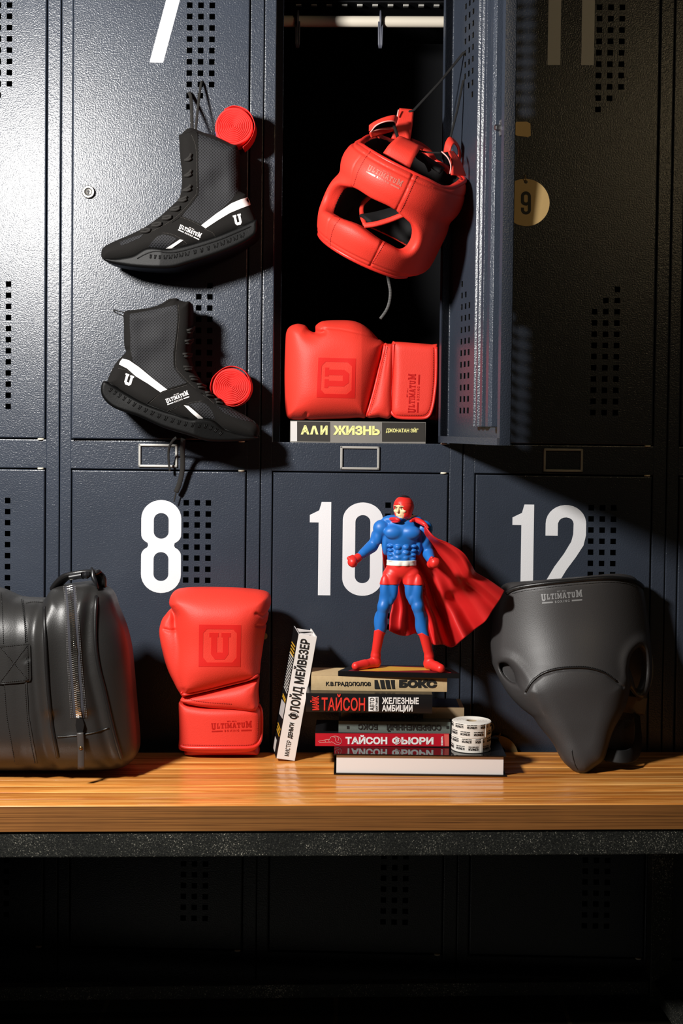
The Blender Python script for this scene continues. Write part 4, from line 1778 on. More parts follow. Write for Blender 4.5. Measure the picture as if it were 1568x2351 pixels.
O1 = Outline(XZ(mitt_px, YG), 6, cap=0.058, soft=0.013)
O2 = Outline(XZ(thumb_px, YG), 6, cap=0.028, soft=0.008)
seam1 = XZ([(421, 1594), (470, 1584), (530, 1569), (570, 1560), (594, 1548)], YG)
cr = [XZ([(622, 1400), (606, 1410), (592, 1402)], YG), XZ([(618, 1432), (604, 1434), (594, 1430)], YG), XZ([(404, 1444), (392, 1444), (380, 1441)], YG)]


def glove1(P):
    y = P[:, 1] - YG - 0.10 * (P[:, 2] - 0.66)
    zz = P[:, 2]
    T = 0.052 + 0.012 * np.exp(-((zz - 0.735) / 0.05) ** 2) - 0.012 * np.clip((0.60 - zz) / 0.06, 0, 1)
    a = extr(O1(P[:, 0], zz), np.abs(y) - T, 0.056)
    b = extr(O2(P[:, 0], zz), np.abs(y - 0.006) - 0.036, 0.028)
    d = smin(a, b, 0.007)
    d = d + 0.0028 * np.exp(-(polyline2(P, cr[0]) / 0.003) ** 2) * 1.0
    d = d + 0.0022 * np.exp(-(polyline2(P, cr[1]) / 0.0025) ** 2)
    d = d + 0.0022 * np.exp(-(polyline2(P, cr[2]) / 0.0025) ** 2)
    return d.astype(np.float32)


lo, hi = bounds(O1, YG - 0.095, YG + 0.085, 0.03)
lo = (lo[0] - 0.02, lo[1], lo[2])
mitt = link_mesh('mitt', sdf_mesh('mitt', glove1, lo, hi, 0.0018), M['red_leather'], G1)
wrist, _, _ = pillow('wrist_panel', [(421, 1597), (470, 1586), (540, 1570), (590, 1556), (595, 1552), (592, 1590), (590, 1625), (540, 1624), (470, 1618), (424, 1608)], YG + 0.006, 0.041, 0.022, M['red_leather'], G1, smooth=3)
strap_px = [(413, 1612), (416, 1607), (425, 1610), (440, 1614), (480, 1618), (540, 1618), (585, 1618), (595, 1621), (599, 1630), (600, 1660), (599, 1690), (596, 1704), (589, 1713), (575, 1718), (540, 1719), (480, 1719), (430, 1718), (413, 1713), (414, 1690), (414, 1650)]
strap, _, SO = pillow('wrist_strap', strap_px, YG + 0.012, 0.042, 0.013, M['red_leather'], G1, smooth=3, curve=0.010)
cuff, _, _ = pillow('cuff', [(424, 1690), (590, 1690), (596, 1726), (592, 1729), (440, 1730), (425, 1728)], YG + 0.014, 0.036, 0.024, M['red_dark'], G1, smooth=0)
sbv = bvh_of(strap)
mb = MB()
surf_tube(sbv, [(415, 1609), (440, 1615), (480, 1619.5), (540, 1619.5), (583, 1619.5), (594, 1623), (598, 1634), (599, 1660), (598, 1688), (595, 1702), (588, 1711), (574, 1716), (540, 1717), (480, 1717), (430, 1716), (416, 1712)], 0.0032, '', None, None, 0.0012, 8, 6, mb)
mb.build('strap_piping', M['red_trim'], G1, True, True)
mbv = bvh_of(mitt)
mb = MB()
surf_tube(bvh_of(mitt, wrist), [(417, 1588), (424, 1594), (470, 1584.5), (530, 1569.5), (570, 1559.5), (592, 1549)], 0.0026, '', None, None, 0.0006, 8, 6, mb)
mb.build('seam_piping', M['red_trim'], G1, True, True)
stitches(bvh_of(wrist), [(430, 1605), (470, 1612), (530, 1616)], 'stitching', M['red_thread'], G1, 4.0, 2.4, 0.0006)
stitches(bvh_of(wrist, mitt), [(428, 1599), (470, 1590), (530, 1575), (580, 1562)], 'stitching', M['red_thread'], G1, 5.0, 3.0, 0.0006)
stitches(sbv, [(420, 1710), (480, 1711), (540, 1711), (573, 1710), (586, 1703), (591, 1690), (592, 1650)], 'stitching', M['red_thread'], G1, 4.0, 2.4, 0.0005)
d = Decals(mbv, 6)
u_emblem(d, [(456, 1530.5), (552, 1530.5), (553.5, 1435), (457, 1434)])
d.build('emblem', M['red_print'], G1)
d = Decals(sbv, 6)
put_logo(d, (484, 1673), (579, 1670), 12, 0.0004)
d.build('strap_logo', M['red_emboss'], G1)

# ---------------------------------------------------------------- glove lying in the open locker
YH = 0.045
G2 = thing('boxing_glove', 'red boxing glove lying on the grey book inside the open locker', 'boxing glove', (at(820, 860, YH).x, YH, pz + 0.041), 0, None)
mitt2 = [(655.5, 785), (658, 762), (666, 750), (680, 744.5), (692, 745), (703, 749), (712, 757), (719, 756), (727, 746), (743, 737.5), (780, 735.5), (810, 737), (832, 745), (850, 758), (866, 775), (883, 789), (880, 812), (870, 850), (858, 900), (842, 955), (820, 959), (760, 962), (706, 964), (680, 964), (664, 961), (656, 948), (654, 900), (653.5, 850)]
O3 = Outline(XZ(mitt2, YH), 6, cap=0.058, soft=0.013)
n1 = XZ([(714, 752), (724, 764), (736, 768), (744, 766)], YH)
n2 = XZ([(705, 950), (701, 958), (706, 966)], YH)


def glove2(P):
    y = P[:, 1] - YH
    T = 0.056 + 0.006 * np.exp(-((P[:, 0] - O3.P[:, 0].min() - 0.05) / 0.05) ** 2) - 0.008 * np.clip((P[:, 0] - 0.035) / 0.05, 0, 1)
    a = extr(O3(P[:, 0], P[:, 2]), np.abs(y) - T, 0.055)
    a = a + 0.007 * np.exp(-(polyline2(P, n1) / 0.005) ** 2)
    a = a + 0.002 * np.exp(-(polyline2(P, n2) / 0.003) ** 2)
    a = a + 0.0012 * np.exp(-(polyline2(P, f1) / 0.002) ** 2)
    return a.astype(np.float32)


f1 = XZ([(744, 757), (780, 760), (830, 770), (868, 780)], YH)
lo, hi = bounds(O3, YH - 0.09, YH + 0.09, 0.012)
mitt_b = link_mesh('mitt', sdf_mesh('mitt', glove2, lo, hi, 0.0018), M['red_leather'], G2)
wr2, _, _ = pillow('wrist_panel', [(880, 792), (890, 791), (903, 797), (902, 850), (900, 900), (898, 957), (870, 958), (840, 957), (850, 925), (862, 880), (872, 835)], YH + 0.004, 0.043, 0.022, M['red_leather'], G2, smooth=3)
st2_px = [(900, 790), (906, 787), (940, 789), (990, 793), (1002.5, 795), (1002.5, 840), (1001, 882), (997, 925), (992, 945), (985, 957), (975, 961), (945, 961.5), (915, 960), (902, 954), (897, 940), (899, 900), (901, 850)]
st2, _, _ = pillow('wrist_strap', st2_px, YH + 0.010, 0.045, 0.014, M['red_leather'], G2, smooth=3)
cf2, _, _ = pillow('cuff', [(985, 800), (1006, 800), (1006, 966), (985, 964)], YH + 0.016, 0.037, 0.024, M['red_dark'], G2, smooth=0)
sbv = bvh_of(st2)
mb = MB()
surf_tube(sbv, [(905, 789), (904, 820), (903, 850), (901, 900), (899, 938), (904, 951), (916, 957.5), (945, 959), (973, 958.5), (984, 954), (990, 942), (995, 920), (999.5, 880), (1001, 840), (1001, 797)], 0.0030, '', None, None, 0.0010, 8, 6, mb)
mb.build('strap_piping', M['red_trim'], G2, True, True)
mb = MB()
surf_tube(bvh_of(mitt_b, wr2), [(884, 792), (881, 812), (871, 851), (859, 900), (843, 955)], 0.0026, '', None, None, 0.0004, 8, 6, mb)
mb.build('seam_piping', M['red_trim'], G2, True, True)
stitches(bvh_of(mitt_b, wr2), [(889, 797), (886, 812), (876, 851), (864, 900), (850, 948)], 'stitching', M['red_thread'], G2, 5.0, 3.0, 0.0006)
stitches(sbv, [(910, 952), (945, 953), (972, 952), (984, 940), (990, 915), (994, 870), (995, 800)], 'stitching', M['red_thread'], G2, 4.0, 2.4, 0.0005)
d = Decals(bvh_of(mitt_b), 6)
u_emblem(d, [(817, 823), (815, 914.5), (726.5, 912.5), (731, 821)])
d.build('emblem', M['red_print'], G2)
d = Decals(sbv, 6)
put_logo(d, (951, 949), (955, 858), 14, 0.0004)
d.build('strap_logo', M['red_emboss'], G2)

# ---------------------------------------------------------------- rolled hand wraps
M['red_wrap'] = fabric('red_cotton_wrap', rgb(240, 62, 56), 520, 0.9, 0.35, rgb(214, 42, 40))


def hand_wrap(label, px, py, rpx, yf, depth, tail, rot):
    c = at(px, py, yf)
    R = rpx * (2.5 + yf) / FPX
    t = thing('hand_wrap', label, 'hand wrap', (c.x, yf + depth / 2, c.z), 0, 'red rolled hand wraps')
    ax = Vector((0.05, -1, 0.02)).normalized()
    mb = MB()
    # spiral winding shown on the end face
    prof = [(R - 0.002, -depth)]
    prof += [(R, -depth + 0.003), (R, -0.002), (R - 0.0012, -0.0004)]
    turns = 10
    for k in range(turns):
        r0 = (R - 0.0022) * (1 - k / turns)
        r1 = (R - 0.0022) * (1 - (k + 0.5) / turns)
        hgt = 0.0022 * (k / turns)
        prof += [(r0, hgt), (r0 * 0.55 + r1 * 0.45, hgt + 0.0003), (max(r1, 0.0002), hgt - 0.0002), (max(r1 - (R / turns) * 0.28, 0.0001), hgt - 0.0017)]
    prof += [(0, 0.0010)]
    mb.lathe(prof, (c.x, yf, c.z), ax, 72)
    rnd = random.Random(int(px))
    for v in mb.bm.verts:
        q = v.co - Vector((c.x, yf, c.z))
        a = math.atan2(q.z, q.x)
        rr = (q.x ** 2 + q.z ** 2) ** 0.5
        k = 1 + 0.035 * math.sin(a * 2 + rot) * (1 if rr < R * 0.9 else 0.5) + 0.02 * math.sin(3 * a + rr * 260)
        v.co.x = c.x + q.x * k
        v.co.z = c.z + q.z * k
    mb.build('rolled_cloth', M['red_wrap'], t, 'auto', True)
    mb = MB()
    pts = []
    for a in tail:
        an = math.radians(a[0])
        pts.append(Vector((c.x + math.cos(an) * (R + a[1]), yf + depth * 0.5, c.z + math.sin(an) * (R + a[1]))))
    pts = [Vector(p) for p in subdivide_curve(pts, 4)]
    mb.tube(pts, 1.0, 8, flat=(0.0011, depth * 0.5, (0, 1, 0)))
    mb.build('loose_end', M['red_wrap'], t, True, True)
    return t, c, R


w1, wc, wR = hand_wrap('red rolled hand wrap resting on top of the upper black boot', 537, 290, 43.0, -0.066, 0.05,
          [(120, 0.0015), (90, 0.0035), (50, 0.004), (10, 0.0035), (-20, 0.003), (-45, 0.004), (-58, 0.005), (-66, 0.006)], 0.3)
hand_wrap('red rolled hand wrap resting on the instep of the lower black boot', 531, 888, 42.5, -0.072, 0.05,
          [(-120, 0.001), (-80, 0.002), (-40, 0.0018), (0, 0.0018), (45, 0.003), (80, 0.0035), (110, 0.003), (150, 0.0035), (178, 0.0045), (196, 0.0052)], 1.4)

mb = MB()
mb.tube([Vector((wc.x + math.cos(math.radians(a)) * (wR + 0.0005), -0.046, wc.z + math.sin(math.radians(a)) * (wR + 0.0005))) for a in range(196, 245, 6)], 1.0, 8, flat=(0.0012, 0.020, (0, 1, 0)))
mb.build('blue_label', plain('blue_woven_label', rgb(40, 90, 170), 0.7), w1, True, True)
# ================================================================== boots hung on the locker door
M['suede'] = fabric('black_suede', rgb(21, 19, 17), 600, 0.9, 0.35, rgb(14, 12, 11))
M['sole'] = plain('black_rubber', rgb(6, 6, 6), 0.5, 0.0, 0.16, 0.2, 300)
M['lace'] = fabric('black_lace_cord', rgb(46, 44, 42), 1500, 0.85, 0.5)
M['grey_thread'] = plain('grey_thread', rgb(70, 66, 62), 0.8)
M['boot_white'] = plain('white_synthetic', rgb(236, 232, 230), 0.42)


def mesh_fabric():
    n = N('black_mesh_fabric', rgb(40, 40, 42), 0.7, spec=0.3)
    tc = n.node('ShaderNodeTexCoord')
    mp = n.node('ShaderNodeMapping')
    mp.inputs['Rotation'].default_value = (0, math.radians(45), 0)
    mp.inputs['Scale'].default_value = (1, 0.02, 1)
    n.link(tc.outputs['Object'], mp.inputs[0])
    v = n.node('ShaderNodeTexVoronoi', Scale=255.0)
    v.inputs['Randomness'].default_value = 0.0
    n.link(mp.outputs[0], v.inputs['Vector'])
    r = n.ramp(v.outputs['Distance'], [(0.28, (0, 0, 0, 1)), (0.42, (1, 1, 1, 1))])
    n.color(n.mix(r, rgb(4, 4, 5), rgb(36, 36, 39)))
    n.bump(r, 0.6, 0.0012)
    return n.m


M['mesh'] = mesh_fabric()


def boot(label, up_px, sole_px, yc, spec):
    c = at(*spec['origin'], yc)
    t = thing('boxing_boot', label, 'boot', (c.x, yc, c.z), 0, 'black high boxing boots')
    O = Outline(XZ(up_px, yc), 5)
    S = Outline(XZ(sole_px, yc), 5)
    top = at(*spec['collar'], yc)
    toe = at(*spec['toe'], yc)
    dents = [(at(q[0], q[1], yc), q[2], q[3]) for q in spec['dents']]
    ankle = at(*spec['ankle'], yc)

    def width(P):
        # narrower towards the toe, ankle waist
        dt = np.sqrt((P[:, 0] - toe.x) ** 2 + (P[:, 2] - toe.z) ** 2)
        w = 0.026 + 0.016 * np.clip(dt / 0.11, 0, 1)
        da = np.sqrt((P[:, 0] - ankle.x) ** 2 + (P[:, 2] - ankle.z) ** 2)
        w = w - 0.004 * np.exp(-(da / 0.03) ** 2)
        for q, rr, am in dents:
            w = w + am * np.exp(-(((P[:, 0] - q.x) ** 2 + (P[:, 2] - q.z) ** 2) / rr ** 2))
        return w

    def upper(P):
        y = P[:, 1] - yc
        d2 = O(P[:, 0], P[:, 2])
        return extr(d2, np.abs(y) - width(P), 0.021)

    def sole(P):
        y = P[:, 1] - yc
        d2 = S(P[:, 0], P[:, 2])
        d = extr(d2, np.abs(y) - (width(P) + 0.0015), 0.006)
        return d.astype(np.float32)

    lo, hi = bounds(O, yc - 0.062, yc + 0.062)
    ub = link_mesh('upper', sdf_mesh('upper', upper, lo, hi, 0.0016), M['suede'], t)
    lo, hi = bounds(S, yc - 0.064, yc + 0.064)
    so = link_mesh('sole', sdf_mesh('sole', sole, lo, hi, 0.0014), M['sole'], t)
    bv = bvh_of(ub)
    d = Decals(bv, 7)
    d.region([spec['mesh']], 0.0006)
    d.build('mesh_panel', M['mesh'], t)
    d = Decals(bv, 5)
    for q in spec['toe_mesh']: d.region([q], 0.0006)
    d.build('toe_mesh', M['mesh'], t)
    d = Decals(bv, 5)
    for q in spec['stripes']: d.region([q], 0.0011)
    d.build('white_stripe', M['boot_white'], t)
    d = Decals(bv, 4)
    p0, p1, hgt, up = spec['u']
    p0 = np.array(p0, float); p1 = np.array(p1, float)
    ev = np.array(up) * hgt
    d.region([[tuple(p0 + (p1 - p0) * a + ev * b) for a, b in slab_letter('U')[0]]], 0.0008)
    d.build('heel_letter', M['boot_white'], t)
    d = Decals(bv, 4)
    put_logo(d, *spec['logo'], 0.0009, 0.0006, True, 4)
    d.build('side_logo', M['boot_white'], t)
    stitch_lines(bv, spec['stitch'], M['grey_thread'], t, 3.2, 2.0, 0.0005)
    mb = MB()
    for q in spec['edges']: surf_tube(bv, q, 0.0011, '', None, None, 0.0002, 6, 5, mb)
    mb.build('panel_piping', M['suede'], t, True, True)
    # lacing: two short crossing runs over the tongue edge at every eyelet
    mb = MB()
    for (a, b, e) in spec['laces']:
        pts = []
        for k, q in enumerate((a, b, e)):
            p, n_ = cast(bv, *q)
            pts.append(p + n_ * (0.0016 if k == 1 else 0.0006))
        # carry on round the front edge to the far side
        pts = [Vector(p) for p in subdivide_curve(pts, 5)]
        mb.tube(pts, 1.0, 8, flat=(0.0040, 0.0022, (0, 0, 1)))
    mb.build('laces', M['lace'], t, True, True)
    # tread marks on the sole edge
    sbv_ = bvh_of(so)
    mb = MB()
    for q in spec['tread']: surf_tube(sbv_, q, 0.0009, '', None, None, 0.0002, 5, 3, mb)
    mb.build('sole_tread', M['sole'], t, True, True)
    mb = MB()
    for q, rr in spec['hang']:
        pts = [at(p[0], p[1], p[2]) for p in q]
        pts = [Vector(p) for p in subdivide_curve(pts, 6)]
        mb.tube(pts, 1.0, 8, flat=(rr, rr * 0.45, (0, 1, 0)))
    mb.build('loose_lace', M['lace'], t, True, True)
    return t, bv, ub


def zig(line, n, w):
    """zig-zag marks along a pixel polyline"""
    P = [np.array(p) for p in subdivide_curve(line, 10)]
    out = []
    m = len(P) - 1
    for k in range(n):
        p = P[int(m * k / n)]; q = P[int(m * (k + 0.55) / n)]
        d = (q - p) / max(1e-6, np.linalg.norm(q - p))
        u = np.array((d[1], -d[0]))
        if u[1] > 0: u = -u
        out.append([tuple(p), tuple((p + q) / 2 - u * w), tuple(q)])
        out.append([tuple(p - u * w * 0.2), tuple(p - u * w)])
    return out


up1 = [(414.5, 316), (420, 314.5), (425, 309), (432, 303), (440, 300.5), (450, 302), (469, 310), (497, 319), (531, 335.5), (548, 344), (549, 380), (551, 408), (551, 439), (560, 448), (568, 453), (575, 472), (583, 493), (590, 511), (589, 521), (566, 531), (537, 541), (503, 555), (452, 571), (410, 581), (357, 582), (312, 596), (270, 601), (244, 600), (235, 592), (234, 583), (238, 571), (256, 560), (298, 543), (335, 526), (368, 504), (396, 479), (414, 461), (420, 437), (421, 408), (417, 366), (414.7, 327)]
so1 = [(591, 511), (562, 523), (537, 534), (503, 548), (452, 564), (410, 575), (385, 577), (357, 574), (340, 576), (328, 582), (312, 591), (290, 595), (270, 597), (243, 597), (250, 604), (275, 612), (330, 620), (396, 622), (440, 611), (500, 592), (545, 574), (575, 558), (592, 543), (594, 522)]
lace1 = []
for (x, y, dx, dy) in ((436, 362, 6, -8), (436, 398, 7, -7), (434, 432, 8, -6), (424, 456, 9, -4), (407, 477, 10, -2), (388, 497, 10, 0), (365, 513, 11, 0), (340, 527, 11, 1)):
    lace1.append(((x - dx - 3, y - dy * 0.6 + 2), (x, y), (x + dx * 0.6, y + dy)))
    lace1.append(((x - dx - 4, y + 6), (x - 2, y + 6), (x + dx * 0.5, y + 2)))
boot('black high boxing boot hanging by its laces from locker 7, toe to the left', up1, so1, -0.057, dict(
    origin=(440, 450), collar=(490, 315), toe=(236, 585), ankle=(490, 455),
    dents=[(505, 420, 0.018, -0.004), (540, 440, 0.012, 0.003), (490, 400, 0.02, 0.003), (470, 450, 0.012, -0.002), (560, 490, 0.03, -0.004)],
    mesh=[(455, 308), (470, 313), (500, 324), (546, 346), (546, 380), (547, 410), (547, 436), (536, 452), (531, 460), (497, 490), (463, 515), (440, 505), (418, 496), (432, 478), (447, 460), (455, 447), (457, 436), (456, 400), (455, 366)],
    toe_mesh=[[(341, 567), (349, 556), (357, 547), (365, 541), (374, 538.5), (390, 541), (406, 548), (392, 561), (380, 571), (360, 568)], [(275, 556), (300, 546), (330, 538), (322, 546), (295, 558), (278, 564)]],
    stripes=[[(462, 517.5), (495, 492), (531, 467), (552, 458), (567, 453.5), (572, 462), (574, 471), (552, 479), (528, 489), (500, 506), (472, 524.5)], [(374, 575), (394, 562), (413, 549.5), (421, 551), (402, 564), (386, 575)]],
    u=((538, 519), (559, 513.5), 24, (-0.22, -0.975)),
    logo=((410, 523), (460, 546), 8.5),
    stitch=[[(414, 498), (440, 508), (462, 519)], [(374, 535), (392, 537), (412, 546), (430, 560)], [(470, 526), (487, 534), (495, 544)], [(440, 310), (450, 340), (451, 400), (452, 440), (440, 460), (412, 492), (380, 515), (345, 533)]],
    edges=[[(452.5, 304), (454, 340), (454, 400), (455, 440), (447, 457), (417, 494), (395, 510)], [(420, 560), (436, 566), (450, 565)], [(425, 306), (440, 302), (452, 305)]],
    laces=lace1,
    tread=zig([(345, 584), (380, 586), (420, 580), (470, 568), (520, 550), (570, 530)], 16, 9) + [[(315, 594), (335, 583), (357, 577), (385, 580), (410, 578), (452, 567), (503, 551), (537, 537), (590, 514)]],
    hang=[([(434, 212, -0.001), (438, 224, -0.008), (440, 255, -0.03), (441, 300, -0.055)], 0.0032), ([(464, 186, 0.004), (461, 196, -0.008), (455, 240, -0.03), (449, 302, -0.055)], 0.0024)],
))
# hooked heel tab
up2 = [(290, 719), (312, 714), (346, 709), (374, 700), (391, 689.5), (409, 687.5), (415, 692), (428, 695), (440, 697.5), (441, 733), (439, 775), (435, 808), (439, 831), (447, 853), (464, 881), (481, 901), (503, 920), (531, 937), (562, 954), (585, 969), (594, 981), (594, 996), (586, 1006), (560, 1003), (517, 991), (490, 975), (469, 968), (447, 969), (410, 958), (382, 950), (335, 932), (292, 908), (252, 884), (252, 874), (257, 860), (270, 836), (284, 820), (294, 808), (290, 797), (289, 752)]
so2 = [(249, 876), (270, 887), (292, 901), (335, 925), (382, 943), (410, 951), (430, 958), (447, 962), (469, 961), (487, 963), (500, 969), (517, 984), (535, 990), (551, 995), (587, 1002), (590, 1007), (565, 1012), (523, 1014), (480, 1012), (438, 999), (382, 982), (326, 957), (278, 941), (256, 927), (242, 908), (241, 887)]
lace2 = []
for (x, y, dx, dy) in ((434, 757, 7, -6), (430, 782, 8, -3), (426, 813, 9, 0), (428, 843, 9, 2), (442, 866, 9, 3), (459, 884, 9, 4), (478, 903, 9, 4), (500, 919, 8, 4)):
    lace2.append(((x - dx * 0.8, y - dy * 0.3), (x, y), (x + dx + 2, y + dy)))
    lace2.append(((x - dx * 0.5, y + 5), (x + 1, y + 6), (x + dx + 1, y + dy + 4)))
boot('black high boxing boot on the same door below the other, toe to the right', up2, so2, -0.063, dict(
    origin=(380, 850), collar=(360, 705), toe=(592, 994), ankle=(345, 830),
    dents=[(330, 760, 0.02, -0.004), (370, 780, 0.015, 0.003), (350, 830, 0.02, -0.002), (300, 880, 0.03, -0.004)],
    mesh=[(298, 721), (330, 716), (370, 708), (408, 699), (408, 725), (406, 752), (402, 785), (398, 808), (398, 830), (401, 842), (413, 860), (430, 878), (405, 886), (382, 893), (345, 862), (320, 841), (305, 830), (303, 818), (299, 800), (300, 775), (298, 750)],
    toe_mesh=[[(434, 928), (447, 925), (461, 923.5), (472, 927), (481, 935), (489, 948), (494, 962), (480, 960), (469, 959), (450, 942)], [(496, 932), (531, 942), (560, 956), (582, 969), (560, 966), (530, 956), (510, 946)]],
    stripes=[[(274, 837), (277, 830), (282, 824), (296, 827), (318, 842), (352, 870), (384, 894.5), (369, 901), (340, 881), (312, 864), (292, 846)], [(422, 930), (433, 932), (450, 946), (466, 959.5), (455, 960.5), (438, 946)]],
    u=((281, 879.5), (303, 888.5), 24.5, (0.27, -0.963)),
    logo=((382, 925), (434, 906), 8.5),
    stitch=[[(345, 924), (372, 902), (400, 893), (430, 884)], [(388, 944), (415, 932), (440, 924), (462, 921)], [(410, 700), (411, 740), (405, 800), (404, 838), (414, 857), (445, 889), (490, 925)], [(272, 846), (292, 851), (312, 868)]],
    edges=[[(408, 699), (408, 740), (401, 800), (400, 840), (412, 861), (436, 884), (465, 905)], [(338, 925), (368, 902), (384, 895), (432, 879)], [(380, 946), (400, 936), (425, 927)], [(290, 718), (346, 709), (374, 700), (391, 690), (409, 688)], [(497, 930), (531, 940), (570, 957), (588, 974)]],
    laces=lace2,
    tread=zig([(255, 890), (290, 912), (330, 934), (380, 955), (430, 969), (480, 975), (520, 996)], 20, 10) + [[(250, 879), (292, 903), (335, 927), (382, 945), (430, 960), (469, 963), (500, 971), (517, 986), (551, 997), (587, 1003)]],
    hang=[([(404, 1005, -0.075), (396, 1013, -0.05), (388, 1030, -0.02), (387, 1055, -0.010), (390, 1082, -0.008)], 0.0026), ([(421, 1005, -0.075), (419, 1030, -0.035), (419, 1075, -0.014), (412, 1110, -0.009), (404, 1130, -0.007)], 0.0048), ([(405, 1127, -0.0085), (402, 1140, -0.007), (399.5, 1152, -0.006)], 0.0014)],
))
lb = bpy.data.objects['boxing_boot.001']
mb = MB()
pts = [at(x, y, yy) for x, y, yy in ((293, 722, -0.060), (280, 716, -0.062), (268, 713.5, -0.063), (262, 711.5, -0.063), (264, 717, -0.063), (278, 723, -0.062), (292, 729, -0.060))]
mb.tube([Vector(p) for p in subdivide_curve(pts, 5)], 1.0, 8, flat=(0.0009, 0.004, (0, 1, 0)))
mb.build('heel_tab', M['suede'], lb, True, True)
# ================================================================== headguard hung on the open door
M['black_lining'] = fabric('black_lining', rgb(22, 21, 22), 500, 0.8, 0.2)
M['pink_edge'] = plain('cut_leather_edge', rgb(236, 168, 160), 0.7)
HY = -0.085
HC0 = at(903, 468, HY)


def rotm(ax, deg):
    return Matrix.Rotation(math.radians(deg), 3, ax)


# local axes: x = viewer's right, y = back, z = up when the face looks at the viewer
HR = rotm('Y', 25) @ rotm('X', 17) @ rotm('Z', -17)
HRn = np.array([[HR[i][j] for j in range(3)] for i in range(3)], float)
HG = thing('headguard', 'red padded headguard hanging from the open locker door by black cords', 'headguard', HC0, 0)
RA, RB = 0.097, 0.112      # mid-shell half axes, sideways and front-back


def hg_coords(P):
    q = (P.astype(np.float64) - np.array(HC0)) @ HRn     # local coords
    return q


def hg(P, part='all'):
    q = hg_coords(P)
    x, y, z = q[:, 0], q[:, 1], q[:, 2]
    th = np.arctan2(x / RA, -y / RB)                     # 0 = face front
    fr = np.clip(np.cos(th), 0, 1)
    # radius grows and shrinks with height: brow roll, cheek pads, chin bar
    k = 1.0 - 0.10 * np.clip((z - 0.045) / 0.05, 0, 1.3) ** 2 - 0.10 * np.clip((-0.055 - z) / 0.05, 0, 1.3) ** 2
    bump = 0.008 * np.exp(-((z - 0.042) / 0.024) ** 2) * (0.5 + 0.5 * fr) - 0.004 * np.exp(-((z - 0.012) / 0.012) ** 2) \
        + 0.010 * np.exp(-((z + 0.058) / 0.028) ** 2) * fr + 0.007 * np.exp(-((np.abs(th) - 1.0) / 0.35) ** 2 - ((z + 0.02) / 0.03) ** 2)
    rr = np.sqrt((x / (RA * k)) ** 2 + (y / (RB * k)) ** 2)
    mid = (rr - 1.0) * (RA + RB) / 2 * k
    T = 0.0125 - 0.003 * np.clip(np.abs(th) - 1.6, 0, 1)
    d = np.where(mid > 0, mid - T - bump, -mid - T)
    top = z - (0.076 + 0.012 * np.clip(np.abs(th) - 0.6, 0, 1.2) - 0.010 * np.exp(-((np.abs(th) - 1.15) / 0.35) ** 2))
    bot = -(z + 0.104 - 0.020 * np.clip(np.abs(th) - 1.0, 0, 1.5))
    d = smax(d, top, 0.016)
    d = smax(d, bot, 0.016)
    # eye opening, cut radially
    s = th * 0.112
    sl = np.sqrt(np.maximum(np.abs(s) - 0.084, 0) ** 2 + (z + 0.018 + 0.0012 * (np.abs(s) / 0.03) ** 2) ** 2) - (0.0245 + 0.0035 * np.exp(-((np.abs(s) - 0.045) / 0.03) ** 2))
    sl = np.where(np.abs(th) > 1.8, 1.0, sl)
    d = smax(d, -sl, 0.012)
    # seams beside the brow and chin panels
    for s0 in (-0.052, 0.052):
        d = d + 0.0018 * np.exp(-((s - s0) / 0.0020) ** 2) * (mid > -0.004) * (np.abs(z + 0.018) > 0.02)
    d = d + 0.0016 * np.exp(-((z - 0.066) / 0.0018) ** 2) * (mid > 0) + 0.0016 * np.exp(-((z + 0.092) / 0.0018) ** 2) * (mid > 0) * fr
    d = d + 0.002 * np.exp(-((np.abs(th) - 1.75) / 0.02) ** 2) * (mid > -0.004)
    return d.astype(np.float32)


c = np.array(HC0)
me = sdf_mesh('shell', hg, c - 0.17, c + 0.17, 0.0019)
shell = link_mesh('shell', me, [M['red_leather'], M['black_lining']], HG)
# inner faces carry the black lining
wm = wmat(HG)
V = np.empty(len(me.vertices) * 3); me.vertices.foreach_get('co', V)
V = V.reshape(-1, 3) + np.array(HC0)
q = hg_coords(V)
k = 1.0 - 0.10 * np.clip((q[:, 2] - 0.045) / 0.05, 0, 1.3) ** 2 - 0.10 * np.clip((-0.055 - q[:, 2]) / 0.05, 0, 1.3) ** 2
mid = (np.sqrt((q[:, 0] / (RA * k)) ** 2 + (q[:, 1] / (RB * k)) ** 2) - 1) * 0.1045
ins = (mid < -0.006)
lp = np.empty(len(me.loops), dtype=np.int32); me.loops.foreach_get('vertex_index', lp)
mi = (ins[lp.reshape(-1, 4)].sum(1) >= 2).astype(np.int32)
me.polygons.foreach_set('material_index', mi)
hb = bvh_of(shell)


def hl(th, z, r=1.0):
    """world point on the shell's mid surface at an angle and height"""
    v = HR @ Vector((math.sin(th) * RA * r, -math.cos(th) * RB * r, z))
    return HC0 + v


# top rim piping
mb = MB()
pts = []
for k_ in range(60):
    th = -PI + 2 * PI * k_ / 60
    a = abs(th)
    z = 0.0755 + 0.012 * min(max(a - 0.6, 0), 1.2) - 0.010 * math.exp(-((a - 1.15) / 0.35) ** 2)
    pts.append(hl(th, z - 0.001, 0.985))
mb.tube(pts, 0.0042, 8, closed=True)
mb.build('top_piping', M['red_trim'], HG, True, True)
mb = MB()
pts = []
for k_ in range(41):
    th = -1.25 + 2.5 * k_ / 40
    pts.append(hl(th, -0.1005 + 0.020 * max(abs(th) - 1.0, 0), 0.99))
mb.tube(pts, 0.0040, 8)
mb.build('chin_piping', M['red_trim'], HG, True, True)
